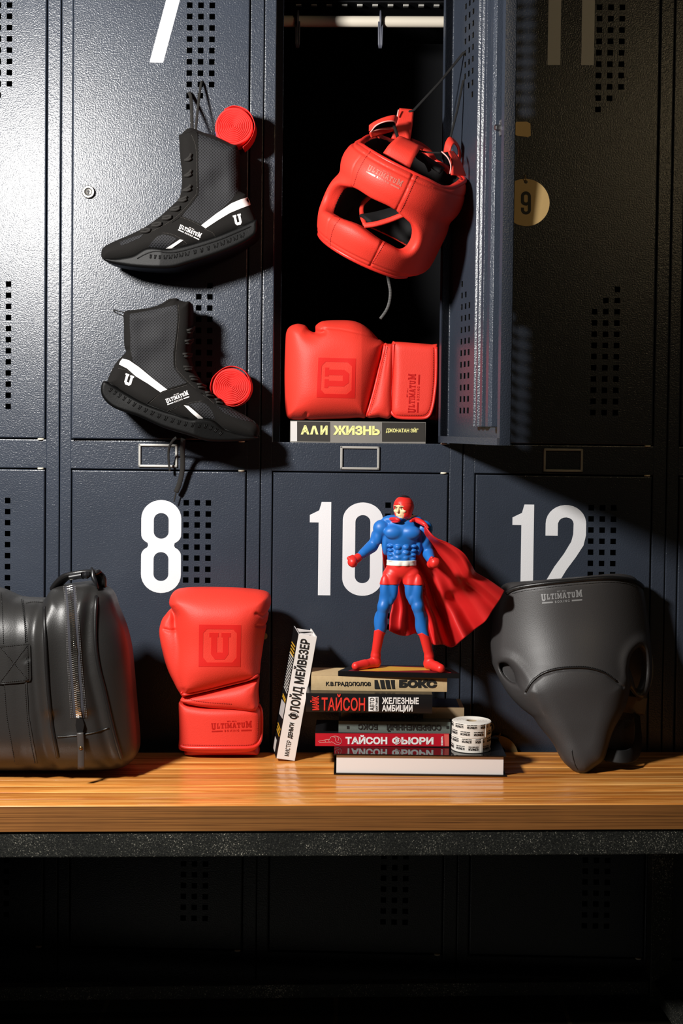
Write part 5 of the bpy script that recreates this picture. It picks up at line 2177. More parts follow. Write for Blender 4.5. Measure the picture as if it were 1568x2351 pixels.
# stitching beside the seams
stitch_lines(hb, ([(850, 348), (836, 368), (822, 395), (812, 425)], [(958, 400), (945, 430), (928, 468), (914, 495)], [(782, 500), (768, 520), (760, 545), (758, 570)], [(884, 555), (870, 580), (855, 605)],
           [(862, 343), (890, 360), (930, 380), (960, 395)]), M['red_thread'], HG, 4.2, 2.6, 0.0006)
d = Decals(hb, 5)
put_logo(d, (842, 388), (921, 429), 11, 0.0005)
d.build('brow_logo', M['silver_paint'] if False else plain('worn_foil_print', rgb(206, 120, 108), 0.25, 0.2), HG)


def strap(name, pts, half, mat, nrm, th=0.0013, parent=HG, sm=8):
    P = [Vector(p) for p in subdivide_curve([at(*p) for p in pts], sm)]
    mb = MB()
    mb.tube(P, 1.0, 8, flat=(half, th, nrm))
    return mb.build(name, mat, parent, True, True)


# crown straps: ribbons between two edges
def ribbon(name, A, B, mat, th=0.0024, sm=6):
    a = [Vector(p) for p in subdivide_curve([at(*p) for p in A], sm)]
    b = [Vector(p) for p in subdivide_curve([at(*p) for p in B], sm)]
    n = min(len(a), len(b)); m_ = 6
    V = [a[i].lerp(b[i], j / m_) for i in range(n) for j in range(m_ + 1)]
    Fq = [[i * (m_ + 1) + j, i * (m_ + 1) + j + 1, (i + 1) * (m_ + 1) + j + 1, (i + 1) * (m_ + 1) + j] for i in range(n - 1) for j in range(m_)]
    o = link_mesh(name, np_mesh(name, np.array([tuple(v) for v in V]), np.array(Fq)), mat, HG)
    s_ = o.modifiers.new('thickness', 'SOLIDIFY'); s_.thickness = th; s_.offset = 0
    return o


ribbon('crown_pad', [(880, 352, -0.140), (892, 335, -0.140), (904, 324, -0.132), (915, 316, -0.115), (925, 318, -0.09)], [(941, 386, -0.150), (950, 366, -0.146), (958, 352, -0.138), (966, 340, -0.120), (972, 342, -0.09)], M['red_leather'], 0.006)
ribbon('crown_loop', [(848, 288, -0.118), (860, 280, -0.124), (880, 271, -0.128), (904, 265, -0.124), (913, 270, -0.112)], [(848, 302, -0.122), (860, 290, -0.132), (880, 281, -0.136), (902, 279, -0.132), (909, 284, -0.118)], M['red_leather'])
ribbon('crown_loop', [(848, 305, -0.120), (868, 296, -0.112), (888, 293, -0.104), (902, 292, -0.098)], [(852, 316, -0.112), (872, 310, -0.104), (892, 304, -0.096), (906, 300, -0.090)], M['red_leather'])
ribbon('crown_loop', [(917, 249, -0.084), (912, 272, -0.092), (906, 295, -0.094), (898, 318, -0.090)], [(950, 252, -0.080), (948, 276, -0.086), (945, 300, -0.088), (941, 328, -0.086)], M['red_leather'])
ribbon('crown_loop', [(1019, 350, -0.088), (1023, 328, -0.090), (1033, 315, -0.084), (1050, 330, -0.076), (1057, 350, -0.070), (1055, 376, -0.068)], [(1034, 348, -0.100), (1037, 336, -0.100), (1043, 330, -0.094), (1050, 338, -0.088), (1052, 352, -0.084), (1050, 378, -0.080)], M['red_leather'])
ribbon('crown_loop', [(1029, 347, -0.124), (1034, 362, -0.132), (1037, 380, -0.136), (1036, 402, -0.136)], [(1041, 348, -0.112), (1052, 362, -0.116), (1061, 380, -0.112), (1069, 404, -0.106)], M['red_leather'])
ribbon('crown_back', [(945, 318, -0.05), (968, 328, -0.045), (990, 345, -0.045), (1002, 366, -0.05)], [(940, 332, -0.055), (960, 342, -0.05), (980, 356, -0.05), (990, 372, -0.055)], M['red_leather'])
# pale cut edges of two loops
mb = MB()
for pl in ([(851, 303, -0.125), (864, 288, -0.136), (885, 279, -0.139), (905, 279, -0.130), (908, 286, -0.115)], [(853, 303, -0.124), (872, 297, -0.118), (895, 296, -0.108), (907, 292, -0.104)],
           [(1014, 348, -0.134), (1028, 362, -0.14), (1035, 380, -0.138), (1033, 399, -0.134)], [(915, 252, -0.095), (912, 268, -0.097)]):
    mb.tube([at(*p) for p in subdivide_curve(pl, 5)], 0.0012, 6)
mb.build('strap_edge', M['pink_edge'], HG, True, True)
# inner padding seen through the openings
strap('chin_pad', [(838, 505, -0.10), (868, 500, -0.088), (905, 490, -0.085), (940, 478, -0.09)], 0.020, M['black_lining'], (0, -0.6, 1), 0.006)
strap('inner_trim', [(836, 518, -0.118), (860, 515, -0.120), (892, 506, -0.120), (928, 492, -0.122)], 0.0048, M['red_leather'], (0, -1, 0.3), 0.003)
strap('inner_trim', [(838, 516, -0.11), (831, 495, -0.08), (832, 470, -0.06), (850, 450, -0.06)], 0.004, M['red_leather'], (0, -1, 0.3), 0.003)
strap('crown_lining', [(955, 352, -0.10), (985, 372, -0.09), (1015, 392, -0.09)], 0.022, M['black_lining'], (0, -0.6, 1), 0.004)
strap('inner_trim', [(990, 376, -0.05), (1015, 380, -0.05), (1032, 396, -0.06)], 0.005, M['red_leather'], (0, -1, 0.8), 0.003)
# cords to the door holes
mb = MB()
HD = hinge + fdir * (DW - 0.2341)


def on_door(px, py):
    """point on the open door's inner sheet under a pixel"""
    n = Vector((out.x, out.y, 0))
    r_ = ray(px, py)
    s_ = (hinge + n * -0.0012 - EYE).dot(n) / r_.dot(n)
    return EYE + r_ * s_


mb.tube([on_door(1069, 117) + out * 0.004, on_door(1066, 122) - out * 0.002, (on_door(1066, 122) + at(950, 252, -0.084)) / 2 + Vector((0, 0, -0.003)), at(950, 253, -0.084), at(934, 258, -0.083)], 1.0, 8, flat=(0.0024, 0.0012, (0, 1, 0)))
mb.build('cord', M['cord'], HG, True, True)
mb = MB()
mb.tube([on_door(1068, 182) + out * 0.004, on_door(1066, 186) - out * 0.002, (on_door(1066, 190) + at(1033, 318, -0.082)) / 2, at(1033, 320, -0.082), at(1036, 335, -0.078)], 1.0, 8, flat=(0.0022, 0.0012, (0, 1, 0)))
mb.build('cord', M['cord'], HG, True, True)
mb = MB()
mb.tube([at(*p) for p in subdivide_curve([(903, 284, -0.12), (908, 298, -0.118), (913, 316, -0.116)], 5)], 1.0, 8, flat=(0.0028, 0.0013, (0, 1, 0)))
mb.build('cord', M['cord'], HG, True, True)
mb = MB()
mb.tube([at(*p) for p in subdivide_curve([(962, 346, -0.12), (985, 350, -0.12), (1014, 351, -0.125)], 5)], 1.0, 8, flat=(0.0016, 0.0013, (0, 1, 0)))
mb.build('cord', M['cord'], HG, True, True)
mb = MB()
mb.tube([at(*p) for p in subdivide_curve([(965, 353, -0.115), (975, 368, -0.115), (984, 384, -0.11), (986, 392, -0.10)], 5)], 1.0, 8, flat=(0.0036, 0.0016, (0, 1, 0)))
mb.build('cord', M['cord'], HG, True, True)


def twill():
    n = N('grey_twill_cord', rgb(120, 118, 116), 0.7)
    co = n.coord()
    wv = n.node('ShaderNodeTexWave', Scale=160.0)
    wv.bands_direction = 'Z'
    n.link(co, wv.inputs['Vector'])
    n.color(n.mix(wv.outputs['Fac'], rgb(8, 8, 8), rgb(104, 103, 102)))
    return n.m


mb = MB()
mb.tube([at(*p) for p in subdivide_curve([(889, 630, -0.080), (893, 650, -0.080), (896, 670, -0.079), (894, 692, -0.078), (887, 712, -0.078), (873, 732, -0.078)], 6)], 1.0, 8, flat=(0.0026, 0.0011, (0, 1, 0)))
mb.build('chin_lace', twill(), HG, True, True)
# ================================================================== leather duffel bag
M['black_leather'] = leather('black_leather', rgb(40, 39, 38), 0.42, 0.14, 420, 0.5, 0.08)
M['black_trim'] = leather('black_trim_leather', rgb(26, 25, 25), 0.35, 0.1, 500)
M['black_thread'] = plain('dark_thread', rgb(14, 13, 13), 0.7)
M['zip_tape'] = fabric('dark_zip_tape', rgb(58, 58, 64), 900, 0.8, 0.2)
M['zip_metal'] = plain('zip_metal', rgb(186, 182, 174), 0.25, 1.0)
YB = -0.208
BAG = thing('duffel_bag', 'black leather duffel bag with a metal zipper on the left end of the bench', 'bag', (at(120, 1600, YB).x, YB, BZ), 0)
bag_px = [(-420, 1385), (-300, 1368), (-150, 1352), (-40, 1346), (0, 1353), (22, 1362), (44, 1371), (70, 1373), (92, 1374), (106, 1373), (112, 1366), (122, 1352), (138, 1345), (158, 1341), (185, 1338), (210, 1336), (236, 1345), (258, 1362), (272, 1400), (288, 1440), (300, 1490), (306, 1550), (312, 1620), (318, 1690), (317, 1724), (305, 1743), (285, 1755), (240, 1760), (150, 1761), (0, 1761), (-200, 1761), (-380, 1759), (-430, 1700), (-440, 1500)]
BO = Outline(XZ(bag_px, YB), 5, cap=0.075, soft=0.014)
def bx_of(p): return at(p[0], p[1], YB)
pip1 = [(108, 1372), (103, 1395), (103, 1450), (106, 1520), (111, 1590), (119, 1660), (128, 1712), (133, 1738)]
pip2 = [(222, 1340), (221, 1370), (218, 1420), (219, 1480), (226, 1530), (238, 1580), (251, 1640), (263, 1690), (274, 1728), (279, 1742)]
G_1, G_2 = XZ(pip1, YB), XZ(pip2, YB)
bulL = XZ([(128, 1380), (126, 1440), (130, 1520), (140, 1600)], YB)
bulR = XZ([(205, 1370), (202, 1440), (206, 1520), (216, 1600)], YB)
zipc = XZ([(158, 1343), (164, 1400), (168, 1460), (173, 1540), (179, 1610), (184, 1650)], YB)
gap0 = XZ([(66, 1370), (70, 1450), (74, 1600), (82, 1740)], YB)


def bag(P):
    y = P[:, 1] - YB
    T = np.full(len(P), 0.088, np.float32)
    T = T - 0.006 * np.exp(-(polyline2(P, G_1) / 0.010) ** 2) - 0.005 * np.exp(-(polyline2(P, G_2) / 0.007) ** 2)
    T = T + 0.007 * np.exp(-(polyline2(P, bulL) / 0.013) ** 2) + 0.008 * np.exp(-(polyline2(P, bulR) / 0.012) ** 2)
    T = T - 0.003 * np.exp(-(polyline2(P, zipc) / 0.014) ** 2)
    T = T - 0.003 * np.exp(-(polyline2(P, gap0) / 0.012) ** 2)
    d = extr(BO(P[:, 0], P[:, 2]), np.abs(y) - T, 0.074)
    return d.astype(np.float32)


lo, hi = bounds(BO, YB - 0.11, YB + 0.11)
bg = link_mesh('body', sdf_mesh('body', bag, lo, hi, 0.0026), M['black_leather'], BAG)
bb = bvh_of(bg)
for pl in (pip1, pip2):
    surf_tube(bb, pl[1:], 0.0030, 'piping', M['black_trim'], BAG, 0.0010, 8, 6)
surf_tube(bb, [(131, 1692), (150, 1691), (180, 1688), (215, 1682), (250, 1671)], 0.0012, 'base_seam', M['black_trim'], BAG, 0.0005, 6, 6)
# side strap with its stitched cross patch
d = Decals(bb, 10)
d.region([[(-2, 1355), (50, 1374), (56, 1410), (60, 1480), (62, 1560), (66, 1640), (76, 1700), (86, 1752), (36, 1754), (24, 1700), (14, 1640), (9, 1560), (6, 1480), (4, 1410)]], 0.0018, 0.001)
sps = d.build('webbing_strap', M['black_leather'], BAG)
bs = bvh_of(bg, sps)
d = Decals(bs, 8)
d.region([[(-8, 1482), (60, 1475), (66, 1476), (69, 1482), (71, 1556), (69, 1563), (62, 1566), (-8, 1571)]], 0.0024, 0.001)
pat = d.build('cross_patch', M['black_leather'], BAG)
bp = bvh_of(bg, sps, pat)
stitch_lines(bp, ([(0, 1485), (62, 1479)], [(0, 1567), (64, 1561)], [(63, 1481), (65, 1559)], [(2, 1487), (62, 1558)], [(2, 1564), (62, 1482)],
           [(49, 1376), (56, 1430), (58, 1474)], [(53, 1378), (59, 1430), (62, 1472)], [(2, 1360), (6, 1420), (8, 1478)],
           [(58, 1570), (62, 1640), (70, 1700), (80, 1750)], [(10, 1572), (15, 1640), (25, 1700), (34, 1750)], [(60, 1385), (75, 1382), (95, 1383)]), M['black_thread'], BAG, 4.4, 3.0, 0.0007)
# zipper
zc = [(160, 1346), (164, 1385), (167, 1430), (170, 1490), (174, 1550), (178, 1600), (182, 1648)]
zs = subdivide_curve(zc, 8)
def off(w):
    return [tuple(np.array(p) + (w, 0)) for p in zs]
d = Decals(bb, 7)
d.region([[*off(-12), *reversed(off(12))]], 0.0008, 0.001)
zt = d.build('zip_tape', M['zip_tape'], BAG)
zb = bvh_of(bg, zt)
mb = MB()
P = [np.array(p) for p in subdivide_curve(zc, 14)]
ln = 0
nt = 0
for a, b in zip(P, P[1:]):
    L = np.linalg.norm(b - a)
    while ln < L:
        q = a + (b - a) * ln / L
        sd = -1 if nt % 2 else 1
        p, n_ = cast(zb, q[0] + sd * 2.8, q[1])
        x_ = Vector((1, 0, 0)); x_ = (x_ - n_ * x_.dot(n_)).normalized()
        z_ = n_.cross(x_)
        m4 = Matrix((x_, z_, n_)).transposed().to_4x4()
        m4.translation = p
        mb.box((-0.0030, -0.0013, -0.0004), (0.0030, 0.0013, 0.0017), 0.0003, m4, 1)
        nt += 1
        ln += 2.3
    ln -= L
mb.build('zip_teeth', M['zip_metal'], BAG, False, True)
zth = plain('grey_zip_thread', rgb(92, 90, 90), 0.8)
for w in (-17, -14, 13, 16):
    stitches(bb, [tuple(np.array(p) + (w * (0.8 + 0.3 * i / 6), 0)) for i, p in enumerate(zc)], 'zip_stitching', zth, BAG, 4.0, 2.6, 0.0006)
p, n_ = cast(zb, 183, 1662)
mb = MB()
sl = [at(a, b, p.y - 0.004) for a, b in ((176, 1650), (190, 1650), (194, 1664), (190, 1684), (178, 1684), (174, 1664))]
mb.bm.free(); mb = MB()
mb.prism([(v.x, v.z) for v in sl], p.y - 0.007, p.y + 0.002, lambda a, b, e: Vector((a, e, b)))
so_ = mb.build('zip_slider', M['black_trim'], BAG, False, True)
mb = MB()
pts = [at(184, 1682, p.y - 0.010), at(185, 1700, p.y - 0.011), at(186, 1730, p.y - 0.012), at(186, 1766, p.y - 0.012)]
mb.tube([Vector(v) for v in subdivide_curve(pts, 4)], 1.0, 8, flat=(0.0056, 0.0012, (0, -1, 0)))
mb.build('zip_pull', plain('dark_brown_leather', rgb(58, 54, 52), 0.45, grain=0.2), BAG, True, True)
mb = MB()
c_ = at(185.5, 1718, p.y - 0.0135)
mb.lathe([(0, -0.0014), (0.0022, -0.0009), (0.0034, 0.0), (0.0034, 0.0012)], c_, (0, 1, 0), 16)
mb.build('zip_rivet', plain('aged_brass', rgb(120, 96, 66), 0.35, 0.9), BAG, True, True)
# top handle with its clip
mb = MB()
hp = [at(126, 1352, -0.206), at(136, 1338, -0.216), at(152, 1324, -0.226), at(175, 1318, -0.231), at(200, 1315, -0.231), at(220, 1316, -0.226), at(232, 1326, -0.221), at(233, 1345, -0.216)]
mb.tube([Vector(v) for v in subdivide_curve(hp, 6)], 1.0, 10, flat=(0.010, 0.0042, (0, 0, 1)))
mb.build('top_handle', M['black_trim'], BAG, True, True)
mb = MB()
mb.tube([at(160, 1326, -0.242), at(188, 1321, -0.244)], [0.0052, 0.0052], 14)
mb.tube([at(190, 1321, -0.244), at(194, 1321, -0.244), at(200, 1320, -0.244), at(206, 1319, -0.244)], [0.0066, 0.005, 0.0066, 0.004], 14)
mb.build('handle_clip', M['black_plastic'], BAG, 'auto', True)
mb = MB()
mb.tube([Vector(v) for v in subdivide_curve([at(210, 1303, -0.238), at(213, 1312, -0.242), at(214, 1325, -0.246), at(220, 1338, -0.248), at(224, 1352, -0.246)], 5)], [0.0016 + 0.0026 * math.sin(PI * min(1, k / 20)) for k in range(21)], 8)
mb.tube([Vector(v) for v in subdivide_curve([at(206, 1321, -0.238), at(218, 1316, -0.238), at(228, 1312, -0.234), at(233, 1313, -0.231)], 5)], [0.0024, 0.003, 0.0036, 0.004, 0.0042, 0.0044, 0.0045, 0.0044, 0.0042, 0.004, 0.0036, 0.003, 0.0024, 0.002, 0.0016, 0.001], 8)
mb.build('strap_end', M['black_plastic'], BAG, True, True)

# ================================================================== groin protector
M['black_vinyl'] = leather('black_matt_leather', rgb(58, 56, 56), 0.46, 0.12, 560, 0.45, 0.05)
YP = -0.095
GP = thing('groin_protector', 'black padded groin protector standing on its tip at the right of the bench', 'protector', (at(1330, 1700, YP).x, YP, BZ), 0)
belt_px = [(1157, 1359), (1172, 1345), (1200, 1339), (1234, 1334), (1285, 1328), (1334, 1323.5), (1375, 1320), (1406, 1319), (1440, 1322), (1466, 1330), (1480, 1342), (1492, 1360), (1500, 1394), (1505, 1430), (1507, 1465), (1505, 1515), (1501, 1555), (1490, 1588), (1476, 1600), (1464, 1596), (1450, 1574), (1441, 1548), (1436, 1530),
           (1430, 1560), (1424, 1610), (1380, 1640), (1300, 1650), (1245, 1648), (1223, 1624), (1194, 1611), (1168, 1588), (1148, 1553), (1136, 1520), (1133, 1490), (1137, 1457), (1140, 1425), (1143, 1396)]
cup_px = [(1207, 1590), (1222, 1566), (1245, 1548), (1275, 1538), (1310, 1534), (1350, 1535), (1388, 1546), (1416, 1566), (1431, 1578), (1424, 1614), (1410, 1665), (1396, 1715), (1383, 1743), (1363, 1757), (1343, 1769), (1328, 1770), (1312, 1764), (1288, 1742), (1268, 1700), (1246, 1652), (1224, 1620)]
B_O = Outline(XZ(belt_px, YP), 4, cap=0.020, soft=0.006)
C_O = Outline(XZ(cup_px, -0.160), 4, cap=0.060, soft=0.010)
arch = XZ([(1457, 1492), (1470, 1488), (1478, 1500), (1482, 1530), (1478, 1560), (1466, 1580), (1456, 1574), (1446, 1548), (1440, 1520), (1446, 1502)], YP)
A_O = Outline(arch, 4)
A_L = Outline(XZ([(1150, 1528), (1164, 1524), (1182, 1540), (1198, 1566), (1210, 1594), (1215, 1612), (1206, 1608), (1188, 1590), (1168, 1566), (1154, 1546)], -0.10), 4)
xc = at(1318, 1500, YP).x
zt_, zb_ = at(1320, 1325, YP).z, BZ
cupc = at(1318, 1580, YP)
tip = at(1336, 1740, YP)
stc = XZ([(1207, 1590), (1222, 1566), (1245, 1548), (1275, 1538), (1310, 1534), (1350, 1535), (1388, 1546), (1416, 1566), (1430, 1577)], -0.150)


def gsurf(P):
    x = P[:, 0] - xc
    v = (P[:, 2] - zb_) / (zt_ - zb_)
    # leans back towards the lockers; wraps round the hips
    return YP - 0.053 + 0.052 * v + 0.082 * (np.abs(x) / 0.14) ** 2.4 * (0.55 + 0.45 * np.clip(v, 0, 1)) - 0.024 * np.exp(-((v - 0.50) / 0.18) ** 2) * np.exp(-(x / 0.09) ** 2)


def groin(P):
    ys = gsurf(P)
    e = 0.004
    Q = P.copy(); Q[:, 0] += e
    sx = (gsurf(Q) - ys) / e
    dy = (P[:, 1] - ys) / np.sqrt(1 + sx * sx)
    x = P[:, 0]; z = P[:, 2]
    T = np.where(dy < 0, 0.017, 0.013)
    d = extr(B_O(x, z), np.abs(dy) - T, 0.015)
    hole = A_O(x, z)
    d = smax(d, -hole, 0.014)
    # thick rolled edge round the leg opening
    d = d - 0.004 * np.exp(-((hole - 0.012) / 0.010) ** 2)
    hole2 = A_L(x, z)
    d = smax(d, -np.maximum(hole2, P[:, 1] - (ys - 0.001)), 0.010)
    d = d - 0.003 * np.exp(-((hole2 - 0.011) / 0.009) ** 2)
    yc_ = YP - 0.052 + 0.0 * z
    vv = np.clip((z - zb_) / 0.18, 0, 1)
    yc2 = -0.170 + 0.060 * vv
    c2 = extr(C_O(x, z), np.abs(P[:, 1] - yc2) - 0.036, 0.036)
    d = smin(d, c2, 0.045)
    d = d + 0.0020 * np.exp(-(polyline2(P, stc) / 0.0022) ** 2) * (P[:, 1] < ys)
    return d.astype(np.float32)


lo = (B_O.P[:, 0].min() - 0.02, YP - 0.13, zb_ - 0.012)
hi = (B_O.P[:, 0].max() + 0.02, YP + 0.11, zt_ + 0.02)
gm = link_mesh('shell', sdf_mesh('shell', groin, lo, hi, 0.0020), M['black_vinyl'], GP)
gb = bvh_of(gm)
surf_tube(gb, [(1164, 1362), (1177, 1354), (1200, 1348), (1234, 1343), (1285, 1337), (1334, 1332), (1375, 1329), (1406, 1328), (1440, 1331), (1462, 1338), (1476, 1350)], 0.0044, 'waist_piping', M['black_trim'], GP, 0.0010, 8, 6)
stitches(gb, [(1176, 1363), (1200, 1357), (1234, 1352), (1285, 1346), (1334, 1341), (1375, 1338), (1406, 1337), (1440, 1340), (1466, 1350)], 'stitching', M['black_thread'], GP, 3.4, 2.2, 0.0006)
stitches(gb, [(1207, 1586), (1222, 1562), (1245, 1544), (1275, 1534), (1310, 1530), (1350, 1531), (1388, 1542), (1416, 1562)], 'stitching', M['black_thread'], GP, 4.0, 2.6, 0.0007)
surf_tube(gb, [(1207, 1589), (1222, 1565), (1245, 1547), (1275, 1537), (1310, 1533), (1350, 1534), (1388, 1545), (1416, 1565)], 0.0018, 'cup_seam', M['black_trim'], GP, 0.0002, 6, 6)
surf_tube(gb, [(1313, 1722), (1316, 1740), (1321, 1757), (1326, 1766)], 0.0009, 'tip_seam', M['black_trim'], GP, 0.0002, 6, 6)
d = Decals(gb, 5)
put_logo(d, (1242, 1378), (1338, 1370), 13, 0.0006)
d.build('waist_logo', plain('grey_foil_print', rgb(150, 150, 150), 0.35, 0.3), GP)
mb = MB()
mb.tube([Vector(v) for v in subdivide_curve([at(1388, 1728, -0.15), at(1400, 1734, -0.16), at(1430, 1738, -0.165), at(1452, 1733, -0.145), at(1462, 1718, -0.10), at(1466, 1690, -0.06), at(1462, 1640, -0.035)], 6)], 1.0, 8, flat=(0.012, 0.0012, (0, -1, 0.2)))
mb.build('elastic_strap', M['black_thread'], GP, True, True)
mb = MB()
mb.tube([Vector(v) for v in subdivide_curve([at(1418, 1612, -0.035), at(1440, 1616, -0.032), at(1470, 1620, -0.028), at(1483, 1622, -0.028)], 4)], 1.0, 8, flat=(0.0165, 0.0015, (0, -1, 0)))
mb.build('strap_patch', fabric('brown_grey_patch', rgb(120, 108, 92), 700, 0.85, 0.2), GP, True, True)

pad_px = [(1428, 1500), (1440, 1480), (1470, 1474), (1492, 1490), (1500, 1530), (1494, 1575), (1474, 1604), (1452, 1590), (1434, 1550)]
PO = Outline(XZ(pad_px, -0.040), 5, cap=0.010, soft=0.004)
def hip_pad(P):
    return extr(PO(P[:, 0], P[:, 2]), np.abs(P[:, 1] + 0.034 + 0.25 * (P[:, 0] - at(1465, 1540, -0.04).x)) - 0.007, 0.007)
lo, hi = bounds(PO, -0.075, 0.0)
link_mesh('hip_lining', sdf_mesh('hip_lining', hip_pad, lo, hi, 0.0020), fabric('grey_lining', rgb(104, 106, 108), 600, 0.8, 0.2), GP)
# ================================================================== painted boxer figurine
def zf(x, y, yy):
    """figure point: zoom-picture coordinates to world at depth yy"""
    p = at(740 + x * 0.29337, 1120 + y * 0.29337, yy)
    return np.array((p.x, p.y, p.z), np.float32)


YF = YB5 + 0.030
SC = 0.29337 * (2.5 + YF) / FPX        # metres per zoom pixel
M['fig_blue'] = plain('blue_paint', rgb(30, 108, 190), 0.45, grain=0.1, gscale=900)
M['fig_red'] = plain('red_paint', rgb(226, 44, 38), 0.42, grain=0.1, gscale=900)
M['fig_skin'] = plain('skin_paint', rgb(244, 206, 160), 0.5)
M['fig_hair'] = plain('dark_hair_paint', rgb(26, 26, 32), 0.35)
M['fig_cloth'] = plain('red_cloak_paint', rgb(214, 36, 36), 0.45, grain=0.1, gscale=700)
base_z = Z6
FIG = thing('figurine', 'painted boxer figurine in blue with red headguard, shorts and cloak on the book stack', 'figurine', (at(920, 1545, YF).x, YF, base_z), 0)
# plinth
mb = MB()
x0, x1 = at(776, 1552, YF - 0.036).x, at(1052, 1556, YF - 0.036).x
ph = 0.0085
mb.prism([(x0, YF - 0.030), (x1 + 0.002, YF - 0.042), (x1 - 0.016, YF + 0.030), (x0 + 0.026, YF + 0.036)], base_z, base_z + ph, lambda a, b, e: Vector((a, b, e)))
mb.build('plinth', plain('black_plinth', rgb(14, 14, 15), 0.35), FIG, False, True)
mb = MB()
tz = base_z + ph
mb.prism([(x0 + 0.018, YF - 0.026), (x0 + 0.110, YF - 0.034), (x1 - 0.012, YF - 0.036), (x1 - 0.030, YF + 0.018), (x0 + 0.05, YF + 0.028)], tz - 0.0004, tz + 0.0003, lambda a, b, e: Vector((a, b, e)))
mb.build('plinth_top', plain('dark_red_panel', rgb(120, 20, 30), 0.4), FIG, False, True)
mb = MB()
mb.prism([(x0 + 0.035, YF - 0.024), (x0 + 0.070, YF - 0.028), (x1 - 0.03, YF - 0.010), (x1 - 0.045, YF + 0.008), (x0 + 0.08, YF + 0.02)], tz - 0.0003, tz + 0.0006, lambda a, b, e: Vector((a, b, e)))
mb.build('plinth_stripe', plain('yellow_panel', rgb(214, 164, 60), 0.4), FIG, False, True)

F = YF
J = dict(
    head=zf(632, 165, F - 0.006), neck=zf(655, 240, F), chest=zf(625, 360, F), waist=zf(620, 540, F - 0.002), pelvis=zf(618, 640, F),
    rsh=zf(470, 320, F), relb=zf(392, 455, F + 0.004), rwri=zf(262, 560, F - 0.024),
    lsh=zf(790, 325, F + 0.004), lelb=zf(828, 510, F + 0.006), lwri=zf(862, 592, F - 0.030),
    rhip=zf(548, 690, F), rkne=zf(480, 930, F - 0.008), rank=zf(418, 1260, F + 0.004),
    lhip=zf(692, 690, F), lkne=zf(748, 930, F - 0.010), lank=zf(836, 1285, F - 0.004))
J['rank'][2] = tz + 0.024; J['lank'][2] = tz + 0.024
S = SC


def E_(P, c, r, rot=None):
    return ellipsoid(P, c, [q * S for q in r], rot)


def C_(P, a, b, ra, rb):
    return capsule(P, a, b, ra * S, rb * S)


def legs(P):
    d = None
    for hp_, kn, an, s in ((J['rhip'], J['rkne'], J['rank'], -1), (J['lhip'], J['lkne'], J['lank'], 1)):
        th = C_(P, hp_, kn, 74, 48)
        # thigh muscles
        m = (hp_ + kn) / 2
        th = smin(th, E_(P, hp_ * 0.6 + kn * 0.4 + np.array((s * 30, -34, 0)) * S, (42, 38, 110)), 8 * S)
        th = smin(th, E_(P, hp_ * 0.62 + kn * 0.38 + np.array((-s * 30, -26, 0)) * S, (40, 38, 105)), 8 * S)
        th = smin(th, E_(P, hp_ * 0.25 + kn * 0.75 + np.array((-s * 34, -18, 0)) * S, (30, 30, 50)), 8 * S)
        th = smin(th, E_(P, kn + np.array((0, -22, 6)) * S, (34, 30, 40)), 10 * S)
        ca = C_(P, kn, an, 46, 30)
        ca = smin(ca, E_(P, kn * 0.68 + an * 0.32 + np.array((s * 16, 18, 0)) * S, (40, 42, 92)), 12 * S)
        ca = smin(ca, E_(P, kn * 0.66 + an * 0.34 + np.array((-s * 18, 10, 0)) * S, (34, 38, 90)), 12 * S)
        l = smin(th, ca, 16 * S)
        d = l if d is None else np.minimum(d, l)
    return d


def feet(P):
    a = J['rank']; b = J['lank']
    rt = zf(262, 1380, F - 0.022); lt = zf(925, 1395, F - 0.036)
    rt[2] = tz + 0.0075; lt[2] = tz + 0.0075
    ra = a.copy(); ra[2] = tz + 0.010; la = b.copy(); la[2] = tz + 0.010
    d = smin(C_(P, a, ra, 32, 34), C_(P, ra, rt, 36, 24), 16 * S)
    d2 = smin(C_(P, b, la, 32, 34), C_(P, la, lt, 38, 26), 16 * S)
    d = smin(C_(P, ra + (rt - ra) * 0.55, rt, 33, 26), d, 10 * S)
    d2 = smin(C_(P, la + (lt - la) * 0.55, lt, 35, 28), d2, 10 * S)
    d = np.minimum(d, d2)
    return smax(d, (tz + 0.0004) - P[:, 2], 2 * S)


def torso(P):
    ch, wa, pe = J['chest'], J['waist'], J['pelvis']
    d = E_(P, ch, (150, 92, 130))
    d = smin(d, E_(P, wa, (112, 72, 110)), 50 * S)
    d = smin(d, E_(P, pe, (118, 76, 74)), 40 * S)
    # pectorals, lats, shoulders
    for s in (-1, 1):
        d = smin(d, E_(P, ch + np.array((s * 68, -64, 14)) * S, (76, 44, 54)), 10 * S)
        d = smin(d, E_(P, ch + np.array((s * 128, 10, -60)) * S, (34, 54, 110)), 16 * S)
        d = smin(d, E_(P, ch + np.array((s * 70, 10, 108)) * S, (90, 50, 40)), 24 * S)
        for k, (dx, dz) in enumerate(((32, -100), (30, -142), (28, -184), (26, -232))):
            d = smin(d, E_(P, ch + np.array((s * dx - 2, -62 + k * 2, dz)) * S, (30, 28, 24 + (8 if k == 3 else 0))), 6 * S)
        for k in range(4):
            d = smin(d, E_(P, ch + np.array((s * (92 - k * 4), -42, -92 - k * 34)) * S, (26, 26, 14)), 6 * S)
    # neck and head
    d = smin(d, C_(P, J['neck'] + np.array((0, 6, -40)) * S, J['neck'] + np.array((-6, 0, 40)) * S, 52, 44), 16 * S)
    return d


HDIR = rotm('Z', -34)
HN = np.array([[HDIR[i][j] for j in range(3)] for i in range(3)], np.float32)


def hd(v):
    return (HN @ np.array(v, np.float32)) * S


